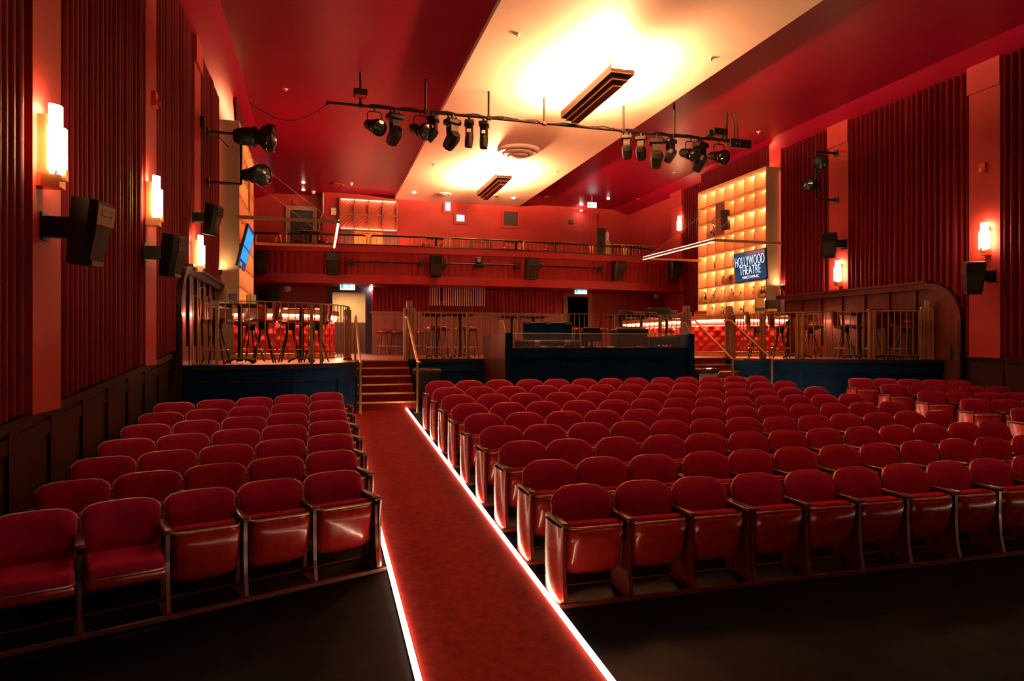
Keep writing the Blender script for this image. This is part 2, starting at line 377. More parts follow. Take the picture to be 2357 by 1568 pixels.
platform_face(smooth_path(RIGHT), 'platform_front', 'curved dark front of the right bar platform')
struct(box_obj('platform_side', (SX0 - .08, 13.5, .3), (SX0, YM, ZP - .05), 'navy'), 'navy side of the left platform beside the steps', 'platform side')
struct(box_obj('platform_side', (RX1, 13.6, .3), (RX1 + .08, YM, ZP - .05), 'navy'), 'dark side of the right platform beside the steps', 'platform side')
for x0, x1, lab in ((SX0, SX1, 'left'), (RX0, RX1, 'right')):
    t = thing('stairs', 'flight of six brass-edged red steps up to the bar at the %s aisle' % lab, 'stairs', (x0, 13.62, 0))
    zb = fl(13.6); rise = (ZP - zb) / 6
    for k in range(6):
        y = .28 * k
        st = MB().bb((0, y, zb - .1), (x1 - x0, y + (.28 if k < 5 else .03), zb + rise * (k + 1) - (0 if k < 5 else .001))).build('step', 'carpet', t)
        MB().bb((0, y - .03, zb + rise * (k + 1) - .028), (x1 - x0, y + .035, zb + rise * (k + 1) + .006)).build('nosing', 'brass', st)
        if k < 5: MB().bb((.02, y - .012, zb + rise * (k + 1) - .04), (x1 - x0 - .02, y - .004, zb + rise * (k + 1) - .03)).build('tread_light', 'led_step', st) if 'led_step' in MATS else None

# ---- aisle light strips
for x, lab in ((0.585, 'left edge of the left aisle'), (1.718, 'right edge of the left aisle'), (9.03, 'left edge of the hidden right aisle'), (9.86, 'right edge of the hidden right aisle')):
    t = thing('light_strip', 'white LED light strip along the ' + lab, 'light strip')
    y1 = 13.6 if 1 < x < 9.5 else 13.0
    slope_slab(x - .016, x + .016, -.5, y1, .030, .016, 'led_tape', 'led_warm', t)
    slope_slab(x - .022, x + .022, -.5, y1, .014, .014, 'channel', 'metal_grey', t)

# ---------------------------------------------------------------- side walls: wainscot, pilasters, drapes
def curtain(name, label, p0, p1, z0f, z1f, amp, fold, m='curtain', nrm=(1, 0), group=None, taper=0.0):
    p0 = Vector((*p0, 0)); p1 = Vector((*p1, 0)); L = (p1 - p0).length; n = max(2, round(L / fold)); nn = Vector((*nrm, 0)); cols = n * 8
    ph = [random.uniform(-.22, .22) for _ in range(n + 2)]; am = [random.uniform(.65, 1.25) for _ in range(n + 2)]
    rows = []
    for j in range(5):
        t = j / 4; row = []
        for i in range(cols + 1):
            s = i / 8; k = int(s); f = s - k
            a = am[min(k, n)] * (1 - f) + am[min(k + 1, n + 1)] * f
            p = ph[min(k, n)] * (1 - f) + ph[min(k + 1, n + 1)] * f
            d = amp * a * (2 * abs(math.sin(PI * (s + p * (1 - .5 * t)))) ** .7 - 1) * (1 - taper * t)
            q = p0.lerp(p1, i / cols) + nn * (amp * .95 + d)
            z0 = z0f(q); z1 = z1f(q)
            row.append(Vector((q.x, q.y, z0 + (z1 - z0) * t)))
        rows.append(row)
    o = MB().grid(rows).build(name, m); return tag(o, label, 'curtain', group)
def wz(p): return fl(p.y) + 1.34                     # top of the low wainscot
DW = .16                                             # pilasters stand this far off the wall
pilL = [(75, 140), (335.5, 360), (448, 462)]; pilR = [(2301.7, 2230.5), (1951.9, 1907.6)]
PL = [(atX(a, 500, XL + DW).y, atX(b, 500, XL + DW).y) for a, b in pilL]
PR = [(atX(a, 500, XR - DW).y, atX(b, 500, XR - DW).y) for a, b in pilR]
PR.append((21.95, 22.75)); PL.append((21.95, 22.75))
YW = 11.55                                           # the tall wainscot of the bar platform begins here
def wbase(y, side=-1):
    ye = 11.75 if side < 0 else 10.78
    if y < ye: return fl(y) + 1.34
    if y < ye + .85: return 3.3 - .85 + math.sqrt(max(0, .85 ** 2 - (ye + .85 - y) ** 2))
    return 3.3
k = 0
for side, lst in ((-1, PL), (1, PR)):
    for y0, y1 in lst:
        k += 1
        x0, x1 = (XL, XL + DW) if side < 0 else (XR - DW, XR)
        t = thing('trim_%d' % k, 'plain red wall pilaster, %s from the stage along the %s wall' % (ORD[lst.index((y0, y1))], 'left' if side < 0 else 'right'), 'pilaster'); t['kind'] = 'structure'
        zb = wbase((y0 + y1) / 2 if side < 0 else y0, side) if y1 < 21 else 3.9
        MB().bb((x0, y0, zb - .02), (x1, y1, 7.08)).build('shaft', 'wall_red', t)
        cx = .20
        MB().bb((XL, y0 - .02, 7.08) if side < 0 else (XR - cx, y0 - .02, 7.08), (XL + cx, y1 + .02, 7.74) if side < 0 else (XR, y1 + .02, 7.74)).build('cap_block', 'wall_red', t)
XTL = XL + .008
def ztop(p): return 7.62
bays = [(1.2, PL[0][0]), (PL[0][1], PL[1][0]), (PL[1][1], PL[2][0]), (PL[2][1], 16.55)]
labs = ['nearest the camera at the frame edge', 'between the first and second lit pilasters', 'between the second and third lit pilasters', 'short one beside the left bar shelves']
for (a, b), lb in zip(bays, labs):
    curtain('curtain', 'tall dark red pleated drape on the left wall, ' + lb, (XTL, a), (XTL, b), lambda p: wbase(p.y) + .03, ztop, .072, .15, nrm=(1, 0), group='drapes along the side walls')
XTR = XR - .008
bays = [(2.0, PR[0][0]), (PR[0][1], PR[1][0]), (PR[1][1], 16.55)]
labs = ['cut by the right frame edge', 'wide one above the rounded panelling', 'narrow one beside the lit bar shelves']
for (a, b), lb in zip(bays, labs):
    curtain('curtain', 'tall dark red pleated drape on the right wall, ' + lb, (XTR, a), (XTR, b), lambda p: wbase(p.y, 1) + .03, ztop, .072, .15, nrm=(-1, 0), group='drapes along the side walls')
curtain('curtain', 'narrow red drape between the lit bar shelves and the balcony at right', (XTR, 20.3), (XTR, 21.9), lambda p: ZP, ztop, .072, .15, nrm=(-1, 0), group='drapes along the side walls')
curtain('curtain', 'narrow red drape behind the left bar shelves', (XTL, 20.3), (XTL, 21.9), lambda p: ZP, ztop, .072, .15, nrm=(1, 0), group='drapes along the side walls')
curtain('curtain', 'short red drape above the lit bar shelves at right', (XR - .42, 16.6), (XR - .42, 20.2), lambda p: 7.12, lambda p: 7.78, .04, .13, nrm=(-1, 0), group='drapes along the side walls')
curtain('curtain', 'short red drape above the left bar shelves', (XL + .42, 16.6), (XL + .42, 20.2), lambda p: 7.12, lambda p: 7.72, .04, .13, nrm=(1, 0), group='drapes along the side walls')
# low raked wainscot: backing, stiles, cap, skirting, each piece its own
for side in (-1, 1):
    xw = XL if side < 0 else XR; sg = -side
    t = thing('trim_%d' % (20 + side), 'low dark wood wainscot with raised stiles along the %s wall' % ('left' if side < 0 else 'right'), 'wainscot'); t['kind'] = 'structure'
    ys = [1.0 + .82 * i for i in range(14)]; ys = [y for y in ys if y < YW - .3] + [YW - .02]
    for y0, y1 in zip(ys[:-1], ys[1:]):
        x1 = xw + sg * .05
        MB().add([(xw, y0, fl(y0)), (x1, y0, fl(y0)), (x1, y1, fl(y1)), (xw, y1, fl(y1)), (xw, y0, fl(y0) + 1.3), (x1, y0, fl(y0) + 1.3), (x1, y1, fl(y1) + 1.3), (xw, y1, fl(y1) + 1.3)],
                 [(0, 1, 2, 3), (4, 5, 6, 7), (0, 1, 5, 4), (1, 2, 6, 5), (2, 3, 7, 6), (3, 0, 4, 7)]).build('panel', 'wood', t)
        MB().bb((xw, y0 - .05, fl(y0)), (xw + sg * .075, y0 + .05, fl(y0) + 1.28)).build('stile', 'wood', t)
    y0, y1 = ys[0], ys[-1]
    for nm, a, b, d in (('cap_rail', 1.26, 1.34, .12), ('frieze_rail', 1.08, 1.2, .07), ('skirting', 0, .16, .07)):
        x1 = xw + sg * d
        MB().add([(xw, y0, fl(y0) + a), (x1, y0, fl(y0) + a), (x1, y1, fl(y1) + a), (xw, y1, fl(y1) + a), (xw, y0, fl(y0) + b), (x1, y0, fl(y0) + b), (x1, y1, fl(y1) + b), (xw, y1, fl(y1) + b)],
                 [(0, 1, 2, 3), (4, 5, 6, 7), (0, 1, 5, 4), (1, 2, 6, 5), (2, 3, 7, 6), (3, 0, 4, 7)]).build(nm, 'wood', t)
    # tall panelling of the bar platform with a rounded front corner
    t = thing('trim_%d' % (30 + side), 'tall wood panelling with a rounded front corner on the %s bar platform' % ('left' if side < 0 else 'right'), 'panelling'); t['kind'] = 'structure'
    ye = 11.75 if side < 0 else 10.78; Rr = .85; zt = 3.3; y2 = 16.62; zb = fl(ye) - .05
    def prof(e, z0):
        P = [(ye + e, z0)] + [(ye + Rr - (Rr - e) * math.cos(a), zt - Rr + (Rr - e) * math.sin(a)) for a in [PI / 2 * i / 8 for i in range(9)]] + [(y2, zt - e), (y2, z0)]
        return P
    th = .20
    MB().prism([(xw, y, z) for y, z in prof(0, zb)], (sg * .09, 0, 0)).build('backing', 'wood_red', t)
    Po, Pi = prof(0, zb)[:-1], prof(.13, zb)[:-1]
    m = MB(); n = len(Po)
    vs = [(xw + sg * .07, y, z) for y, z in Po] + [(xw + sg * .07, y, z) for y, z in Pi] + [(xw + sg * th, y, z) for y, z in Po] + [(xw + sg * th, y, z) for y, z in Pi]
    fs = []
    for i in range(n - 1): fs += [(i, i + 1, 2 * n + i + 1, 2 * n + i), (n + i, 3 * n + i, 3 * n + i + 1, n + i + 1), (2 * n + i, 2 * n + i + 1, 3 * n + i + 1, 3 * n + i)]
    m.add(vs, fs, False); m.build('border', 'wood_red' if side > 0 else 'wood', t)
    MB().bb((xw, ye - .01, zb), (xw + sg * (th + .01), ye + .06, zt - Rr)).build('end_board', 'wood', t)
    y = ye + Rr + .35
    while y < y2 - .2:
        MB().bb((xw, y - .06, ZP), (xw + sg * .13, y + .06, zt - .1)).build('stile', 'wood_red', t); y += .74
    MB().bb((xw, ye + .3, ZP), (xw + sg * .12, y2, ZP + .32)).build('skirting', 'wood_red', t)
    MB().bb((xw, ye + Rr, zt), (xw + sg * .24, y2, zt + .05)).build('cap_rail', 'wood_red', t)

# ---------------------------------------------------------------- theatre seats
def seat_meshes(style):
    arch, p, hgt = (.095, 4.2, .425) if style == 'round' else (.055, 7, .405)
    rim = 'rim_gold' if style == 'round' else 'rim_silver'
    hw = .264 if style == 'round' else .250; zb = .40; tl = math.tan(R(15)); yb = .285
    def H(s): return hgt - arch * abs(s) ** p
    def P(s, t, off=0.0):
        z = zb + t * H(s); x = s * (hw - .012 * (1 - t))
        return Vector((x, yb + (z - zb) * tl - .045 * s * s + off, z))
    SS = [-1, -.93, -.8, -.55, -.25, 0, .25, .55, .8, .93, 1]; TT = [0, .08, .3, .6, .85, .96, 1]
    M = {}
    M['cushion'] = MB().grid([[P(s, t, -.045 * (1 - abs(s) ** 10) * (1 - (2 * t - 1) ** 12) - .002) for s in SS] for t in TT]).mesh('cushion', 'velvet')
    M['back_shell'] = MB().grid([[P(s, t, .02 + .012 * (1 - s * s)) for s in reversed(SS)] for t in TT]).grid([[P(s, 1, 0), P(s, 1, .02 + .012 * (1 - s * s))] for s in SS]).mesh('back_shell', 'pan_paint')
    path = [P(-1, t, .006) for t in (0, .3, .6, .9)] + [P(s, 1, .006) for s in SS] + [P(1, t, .006) for t in (.9, .6, .3, 0)]
    M['back_rim'] = MB().tube(path, .009, 6).mesh('back_rim', rim)
    # folded-up seat: painted pan to the front, padded cushion behind
    def Q(s, t):
        a = max(0, (abs(s) - .78) / .22); b = max(0, (t - .8) / .2); c = max(0, (.07 - t) / .07)
        x = s * (.246 - .03 * t ** 5); z = .575 - .405 * t + .035 * b * b * abs(s) ** 4
        return Vector((x, -.012 + .10 * t + .085 * a * a + .09 * b * b + .03 * c - .028 * math.sin(PI * min(1, t)) * (1 - s * s), z))
    S2 = [-1, -.94, -.86, -.78, -.5, 0, .5, .78, .86, .94, 1]; T2 = [0, .03, .07, .3, .55, .8, .9, 1]
    M['pan_up'] = MB().grid([[Q(s, t) for s in reversed(S2)] for t in T2]).mesh('seat_pan', 'pan_paint')
    M['lip_up'] = MB().tube([Q(s, 0) + Vector((0, -.004, .004)) for s in S2] , .011, 6).mesh('pan_lip', rim if style != 'round' else 'rim_gold')
    M['pad_up'] = MB().rbox((0, .125, .42), (.46, .11, .36), .035, 3, ).mesh('seat_cushion', 'velvet')
    # folded-down seat
    M['pad_down'] = MB().rbox((0, .075, .445), (.46, .43, .085), .035, 3).mesh('seat_cushion', 'velvet')
    M['pan_down'] = MB().rbox((0, .08, .375), (.475, .42, .085), .03, 2).mesh('seat_pan', 'pan_paint')
    M['lip_down'] = MB().tube([(-.235, .27, .405), (-.235, -.10, .405), (-.2, -.132, .405), (.2, -.132, .405), (.235, -.10, .405), (.235, .27, .405)], .009, 6).mesh('pan_lip', rim)
    pr = [(.02, .60), (.36, .60), (.345, .45), (.30, .25), (.33, .03), (.33, 0), (-.02, 0), (-.02, .03), (.012, .18), (.022, .38)]
    if style == 'round':
        M['standard'] = MB().prism([(-.016, y, z) for y, z in pr], (.032, 0, 0)).mesh('standard', 'standard_shaded')
    else:                                            # open frame: slim front post, rear post, arm bar
        sm_ = MB()
        for q in ([(-.02, 0), (-.02, .05), (.008, .2), (.02, .4), (.02, .60), (.055, .60), (.052, .4), (.04, .2), (.012, .03), (.012, 0)], [(.28, 0), (.27, .25), (.30, .45), (.32, .60), (.36, .60), (.345, .45), (.32, .25), (.33, 0)], [(.02, .56), (.02, .60), (.36, .60), (.35, .56)], [(.03, .36), (.03, .42), (.30, .44), (.30, .34)]):
            sm_.prism([(-.014, y, z) for y, z in q], (.028, 0, 0))
        M['standard'] = sm_.mesh('standard', 'standard_shaded')
    # broad aisle-end panel, slightly bowed
    rows = []
    for j in range(9):
        z = .60 * j / 8; row = []
        for y, xo in ((-.01, 0), (.0, -.022), (.05, -.034), (.16, -.040), (.27, -.034), (.335, -.022), (.345, 0)):
            row.append(Vector((xo, y + .012 * math.sin(PI * z / .6) * 1.5, z)))
        rows.append(row)
    M['end_panel'] = MB().grid(rows).mesh('end_panel', 'pan_paint')
    M['end_panel_r'] = MB().grid([[Vector((-v.x, v.y, v.z)) for v in reversed(r)] for r in rows]).mesh('end_panel', 'pan_paint')
    M['arm'] = MB().rbox((0, .175, .617), (.068, .39, .034), .014, 2).mesh('armrest', 'armwood')
    M['bracket'] = MB().rbox((0, .27, .40), (.05, .09, .07), .012, 1).mesh('hinge', 'black')
    return M
SEATS = {'round': seat_meshes('round'), 'flat': seat_meshes('flat')}
def seat(style, loc, rz, pitch, label, group, down=False, end_l=False, end_r=False, first=False):
    M = SEATS[style]; t = thing('theatre_seat', label, 'seat', loc, rz, group)
    b = put('backrest', M['back_shell'], t); put('cushion', M['cushion'], b); put('rim', M['back_rim'], b)
    k = 'down' if down else 'up'
    s = put('seat_pan', M['pan_' + k], t); put('seat_cushion', M['pad_' + k], s); put('pan_lip', M['lip_' + k], s)
    h = pitch / 2
    if first or end_l: put('end_panel' if end_l else 'standard', M['standard'], t, (-h, 0, 0)); put('armrest', M['arm'], t, (-h, 0, 0))
    if end_l: put('side_panel', M['end_panel'], t, (-h - .016, 0, 0))
    put('standard', M['standard'], t, (h, 0, 0)); put('armrest', M['arm'], t, (h, 0, 0))
    if end_r: put('side_panel', M['end_panel_r'], t, (h + .016, 0, 0))
    return t
def seat_rail(p0, p1, n, label, rz):
    """floor rails under one row: two long bars and a foot under every standard"""
    p0 = Vector(p0); p1 = Vector(p1); d = (p1 - p0); ang = math.atan2(d.y, d.x)
    t = thing('seat_rail', label, 'rail', p0, ang, 'floor rails under the seat rows'); L = math.hypot(d.x, d.y); sl = d.z / L
    for nm, y, zz in (('front_bar', -.03, .03), ('rear_bar', .33, .03)):
        MB().add([(-.06, y - .016, 0), (L + .06, y - .016, sl * L), (L + .06, y + .016, sl * L), (-.06, y + .016, 0), (-.06, y - .016, zz), (L + .06, y - .016, sl * L + zz), (L + .06, y + .016, sl * L + zz), (-.06, y + .016, zz)],
                 [(3, 2, 1, 0), (4, 5, 6, 7), (0, 1, 5, 4), (1, 2, 6, 5), (2, 3, 7, 6), (3, 0, 4, 7)]).build(nm, 'rail_steel', t)
    for i in range(n + 1):
        x = L * i / n; MB().bb((x - .03, -.03, sl * x + .002), (x + .03, .33, sl * x + .022)).build('foot', 'rail_steel', t)
ROWP = .832
MAIN_P = .547
# centre block: nine straight rows of thirteen
for r in range(9):
    y = 4.77 + ROWP * r; z = fl(y)
    for i in range(13):
        x = 1.80 + MAIN_P * (i + .5) + (.03 if i > 2 else 0) + (.012 * math.sin(i * 2.3 + r))
        lab = 'red theatre seat, centre block, %s row from the front, %s from the lit aisle' % (ORD[r], ORD[i])
        seat('round', (x, y + random.uniform(-.008, .008), z), random.uniform(-.012, .012), MAIN_P, lab, 'centre block seats', False, i == 0, i == 12, i == 3)
    seat_rail((1.80, y, z), (1.80 + MAIN_P * 13 + .035, y, z), 13, 'steel floor rail under the %s row of the centre block' % ORD[r], 0)
# side blocks: seven rows of five, turned towards the stage
SIDE_P = .53
def side_block(side, style, rows, y0, x0, th, pit, nm, xs=0.0, SIDE_P=.53):
    for r in rows:
        ca, sa = math.cos(th), math.sin(th)
        bx, by = x0 + xs * r, y0 + pit * r                   # aisle end of the row
        for i in range(5):
            d = SIDE_P * (i + .5)
            x = bx - side * d * ca; y = by - d * sa; z = fl(y)
            down = side > 0 and r == 0 and i >= 3
            st = ', its seat folded down,' if down else ','
            lab = 'red theatre seat%s %s block, %s row, %s from the aisle' % (st, nm, ORD[r], ORD[i])
            seat(style, (x, y, z), side * th + random.uniform(-.012, .012), SIDE_P, lab, nm + ' block seats', down, side < 0 and i == 0, side > 0 and i == 0, side > 0 and i == 4)
            if side < 0 and i == 4: pass
        L = SIDE_P * 5; ax, ay = bx - side * L * ca, by - L * sa
        A, B = ((ax, ay, fl(ay)), (bx, by, fl(by))) if side > 0 else ((bx, by, fl(by)), (ax, ay, fl(ay)))
        seat_rail(A, B, 5, 'steel floor rail under the %s row of the %s block' % (ORD[r], nm), 0)
side_block(1, 'flat', range(7), 5.76, 0.485, R(18), .790, 'left')
side_block(-1, 'flat', range(0, 6), 6.45, 9.96, R(16), .915, 'right', .095, .51)

# ---------------------------------------------------------------- ceiling pendants, vent, downlights
def pendant(u0, v0, u1, v1, X, y0, y1, label, glow='pendant_glow'):
    t = thing('pendant_light', label, 'ceiling light', (X, (y0 + y1) / 2, ZC)); L = y1 - y0; zt = -.34
    for i, (hw, dz) in enumerate(((.25, 0), (.17, -.085), (.09, -.17))):
        MB().bb((-hw, -L / 2 + .12 * i, zt + dz - .085), (hw, L / 2 - .12 * i, zt + dz)).build('tier', 'bronze', t)
        e = .012
        b = MB()
        for a, c in (((-hw - .004, -L / 2 + .12 * i - .004), (hw + .004, -L / 2 + .12 * i + e)), ((-hw - .004, L / 2 - .12 * i - e), (hw + .004, L / 2 - .12 * i + .004)), ((-hw - .004, -L / 2 + .12 * i), (-hw + e, L / 2 - .12 * i)), ((hw - e, -L / 2 + .12 * i), (hw + .004, L / 2 - .12 * i))):
            b.bb((a[0], a[1], zt + dz - .088), (c[0], c[1], zt + dz - .072))
        b.build('edge_trim', 'brass', t)
    for x in (-.1, .1): MB().cyl((x, -L / 2 + .15, zt + .06), (x, L / 2 - .15, zt + .06), .04, n=10).build('lamp_tube', glow, t)
    for x in (-.246, .246): MB().bb((x - .006, -L / 2, zt), (x + .006, L / 2, zt + .075)).build('side_lip', 'bronze', t)
    for y in (-L / 2 + .5, L / 2 - .5):
        MB().cyl((0, y, zt), (0, y, -.02), .012).build('stem', 'brass', t)
        MB().lathe([(.015, -.14), (.03, -.10), (.09, -.03), (.09, 0)], (0, y, 0), 12).build('canopy', 'brass', t)
pendant(0, 0, 0, 0, 5.72, 11.95, 14.75, 'stepped dark bronze pendant uplighter nearer the camera on the cream ceiling')
pendant(0, 0, 0, 0, 5.72, 3.3, 6.1, 'stepped dark bronze pendant uplighter overhead, above the top frame edge', 'pendant_dim')
pendant(0, 0, 0, 0, 5.72, 20.6, 23.4, 'stepped dark bronze pendant uplighter further back on the cream ceiling')
t = thing('ceiling_vent', 'large round white ceiling diffuser between the two pendants', 'vent', (5.68, 18.9, ZC))
for nm, pr in (('outer_ring', [(.62, 0), (.63, -.03), (.50, -.10), (.47, -.06), (.47, 0)]), ('middle_cone', [(.44, -.05), (.45, -.09), (.34, -.17), (.31, -.12)]), ('inner_cone', [(.28, -.13), (.29, -.17), (.16, -.21), (.001, -.21)])):
    MB().lathe(pr, n=28).build(nm, 'white_plastic', t)
MB().lathe([(.47, -.01), (.001, -.01)], n=20).build('throat', 'black', t)
for i, (u, v, lab) in enumerate(((698, 420, 'upper of two over the balcony door at left'), (698, 437, 'lower of two over the balcony door at left'), (953, 443, 'at the left end of the cream strip'), (1182, 456, 'at the right end of the cream strip'), (1400, 457, 'high on the red ceiling at right'), (1338, 484, 'by the exit sign at the back right'))):
    zc = ZC if 900 < u < 1200 else (7.75 if u < 800 else 7.8)
    p = atZ(u, v, zc - .01)
    if p.y > 26.6: p = atY(u, v, 26.55)
    t = thing('downlight', 'small bright recessed downlight ' + lab, 'light', p, 0, 'balcony downlights')
    MB().lathe([(.075, 0), (.085, -.012), (.06, -.02), (.055, -.005)], n=14).build('trim_ring', 'white_plastic', t)
    MB().lathe([(.055, -.008), (.03, -.03), (.001, -.035)], n=12).build('lamp', 'down_glow', t)
for i, (u, v, zc) in enumerate(((1190, 78, ZC), (1637, 133, ZC), (657, 205, 7.75), (998, 378, ZC), (1282, 394, ZC), (1553, 397, 7.8), (1746, 303, 7.8))):
    t = thing('sprinkler', 'small ceiling sprinkler plate, %s of those scattered on the ceiling from the left' % ORD[[657, 998, 1190, 1282, 1553, 1637, 1746].index(u)], 'sprinkler', atZ(u, v, zc))
    MB().lathe([(.06, 0), (.055, -.012), (.02, -.02)], n=12).build('plate', 'white_plastic', t); MB().lathe([(.02, -.02), (.012, -.05), (.03, -.055), (.001, -.06)], n=10).build('head', 'brass', t)
for u, v, lab, zc in ((1023, 446, 'on the cream ceiling above the small lit window', ZC), (776, 424, 'on the red ceiling left of the cream strip', 7.8), (1258, 451, 'on the red ceiling right of the cream strip', 7.8), (1480, 458, 'on the red ceiling above the right sconce', 7.8)):
    p = atZ(u, v, zc)
    t = thing('round_vent', 'round ceiling air vent ' + lab, 'vent', p)
    MB().lathe([(.26, 0), (.27, -.02), (.18, -.05), (.16, -.03)], n=20).build('ring', 'wall_red' if zc > ZC else 'white_plastic', t); MB().lathe([(.14, -.03), (.10, -.06), (.001, -.065)], n=16).build('cone', 'wall_red' if zc > ZC else 'white_plastic', t)
for u, v, lab, zc in ((1141, 448, 'white dome security camera beside the far pendant', ZC), (808, 421, 'small sensor on the red ceiling above the lit lattice', 7.8), (722, 441, 'twin-head emergency lamp beside the left downlights', 7.74)):
    t = thing('ceiling_sensor', lab, 'camera' if 'camera' in lab else 'sensor', atZ(u, v, zc) if u != 722 else atY(u, v, 26.4))
    MB().lathe([(.07, .02), (.07, -.03), (.06, -.04)], n=14).build('base', 'white_plastic', t); MB().lathe([(.055, -.04), (.05, -.075), (.03, -.10), (.001, -.105)], n=14).build('dome', 'black_gloss' if 'camera' in lab else 'white_plastic', t)

# ---------------------------------------------------------------- wall sconces
def sconce(side, y, z, h, label):
    xw = (XL + DW) if side < 0 else (XR - DW); sg = -side
    t = thing('wall_sconce', label, 'wall light', (xw, y, z), 0, 'wall sconces')
    w = .105
    a0, a1 = (-PI / 2, PI / 2) if sg > 0 else (PI / 2, 3 * PI / 2)
    MB().lathe([(w * .2, -h / 2 + .03), (w * .2, h / 2), (w * .72, h / 2), (w * .72, .10), (w, .10), (w, -h / 2 + .03), (w * .8, -h / 2 + .03)], (sg * .085, 0, 0), 12, False, None, a0, a1).build('glass_shade', 'sconce_glass', t)
    MB().bb((0, -.05, -h / 2 - .02), (sg * .085, .05, h / 2 - .08)).build('back_plate', 'brass', t)
    MB().bb((0, -.07, -h / 2 - .10), (sg * .16, .07, -h / 2 + .0)).build('bracket', 'brass', t)
    MB().bb((sg * .16, -.025, -h / 2 - .04), (sg * .195, .025, -h / 2 + .05)).build('clip', 'brass', t)
for side, u, v, lab in ((-1, 131, 325, 'brightest, nearest the camera on the left wall'), (-1, 361, 455, 'second along the left wall'), (-1, 462, 578, 'furthest along the left wall, low beside the bar'), (1, 2264, 545, 'nearest the frame edge on the right wall'), (1, 1927, 625, 'low on the right wall under a speaker'), (1, 1563, 515, 'smallest, above the right end of the balcony')):
    p = atX(u, v, (XL + .28) if side < 0 else (XR - .28))
    sconce(side, p.y, p.z, .55 if u != 131 else .56, 'half-round glowing wall sconce with brass bracket, ' + lab)

# ---------------------------------------------------------------- loudspeakers
SPK = {}
def spk_meshes():
    W, D, Hh = .44, .40, .74
    body = [(-W / 2, -.10), (-W / 2 + .05, -D / 2), (W / 2 - .05, -D / 2), (W / 2, -.10), (W / 2 - .06, D / 2), (-W / 2 + .06, D / 2)]
    m = MB(); lv = [(-Hh / 2, .80), (.10, 1.0), (Hh / 2, .96)]; vs = []
    for z, k in lv:
        for x, y in body: vs.append((x * k, D / 2 + (y - D / 2) * (k if z < 0 else 1) , z))
    fs = []
    for j in range(2):
        for i in range(6): fs.append((j * 6 + i, j * 6 + (i + 1) % 6, (j + 1) * 6 + (i + 1) % 6, (j + 1) * 6 + i))
    fs += [(5, 4, 3, 2, 1, 0), (12, 13, 14, 15, 16, 17)]
    m.add(vs, fs); SPK['cabinet'] = m.mesh('cabinet', 'black')
    def fy(z): k = .80 + .20 * min(1, (z + Hh / 2) / (.10 + Hh / 2)) if z < .1 else 1.0; return D / 2 - D * (k if z < 0.1 else 1), k
    g = MB(); rows = []
    for z in (-Hh / 2 + .09, -.1, .085):
        y, k = fy(z); rows.append([Vector((x * k, y - .012 + .02 * abs(x), z)) for x in (-.165, 0, .165)])
    g.grid([[Vector(v) for v in r] for r in rows], False); SPK['grille'] = g.mesh('grille', 'grille')
    y = -D / 2
    h = MB().bb((-.19, y - .025, .105), (.19, y, .33)); SPK['horn_baffle'] = h.mesh('horn_baffle', 'black_gloss')
    h = MB().add([(-.11, y - .027, .28), (.11, y - .027, .28), (.11, y - .027, .15), (-.11, y - .027, .15), (-.05, y + .03, .24), (.05, y + .03, .24), (.05, y + .03, .19), (-.05, y + .03, .19)], [(0, 1, 5, 4), (1, 2, 6, 5), (2, 3, 7, 6), (3, 0, 4, 7), (4, 5, 6, 7)])
    h.bb((-.11, y - .03, .21), (.11, y - .02, .218)); SPK['horn'] = h.mesh('horn', 'grille')
    SPK['badge_bar'] = MB().bb((-.13, -.175, -Hh / 2 + .02), (.13, -.13, -Hh / 2 + .075)).mesh('badge_bar', 'black_gloss')
    SPK['arm'] = MB().bb((-.10, .2, -.06), (.10, .55, .16)).bb((-.13, .53, -.1), (.13, .56, .2)).mesh('wall_bracket', 'black')
    SPK['short_arm'] = MB().bb((-.06, .19, -.06), (.06, .30, .1)).mesh('wall_bracket', 'black')
spk_meshes()
def speaker(loc, rz, label, tilt=0.0, scale=1.0, arm='short_arm', armrz=None):
    t = thing('loudspeaker', label, 'speaker', loc, rz, 'black wall speakers'); t.scale = (scale,) * 3
    for k in ('cabinet', 'grille', 'horn_baffle', 'horn', 'badge_bar'): put(k, SPK[k], t, rot=(tilt, 0, 0))
    if arm: put('wall_bracket', SPK[arm], t, rot=(0, 0, (armrz - rz) if armrz is not None else 0))
    return t
# left wall speakers face the seats to the right of the picture and slightly down
for u, v, xo, lab in ((205, 537, .485, 'largest, nearest the camera on the left wall'), (397, 590, .485, 'above the end of the left panelling'), (489, 507, .485, 'high on the left wall beside the bar shelves')):
    p = atX(u, v, XL + xo); speaker(p, R(72), 'black wall-mounted loudspeaker on a bracket, ' + lab, R(8), .72, 'arm', R(90)).scale = (.58, .58, .74)
for u, v, xo, lab in ((2240, 640, .62, 'nearest the right frame edge'), (1908, 565, .62, 'above the low right sconce')):
    p = atX(u, v, XR - xo); speaker(p, R(-38), 'black wall-mounted loudspeaker on a bracket, ' + lab, R(8), .86, 'arm', R(-90))

# fire alarms on the pilasters
for side, u, v, lab in ((-1, 352, 229, 'red fire alarm strobe on the second left pilaster'), (1, 2264, 387, 'red fire alarm strobe high on the right wall')):
    p = atX(u, v, XL + DW if side < 0 else XR - DW); sg = -side
    t = thing('fire_alarm', lab, 'alarm', p)
    MB().bb((0, -.07, -.10), (sg * .05, .07, .10)).build('housing', 'red_plastic', t); MB().bb((sg * .05, -.03, -.08), (sg * .085, .03, -.01)).build('strobe_lens', 'chrome', t)

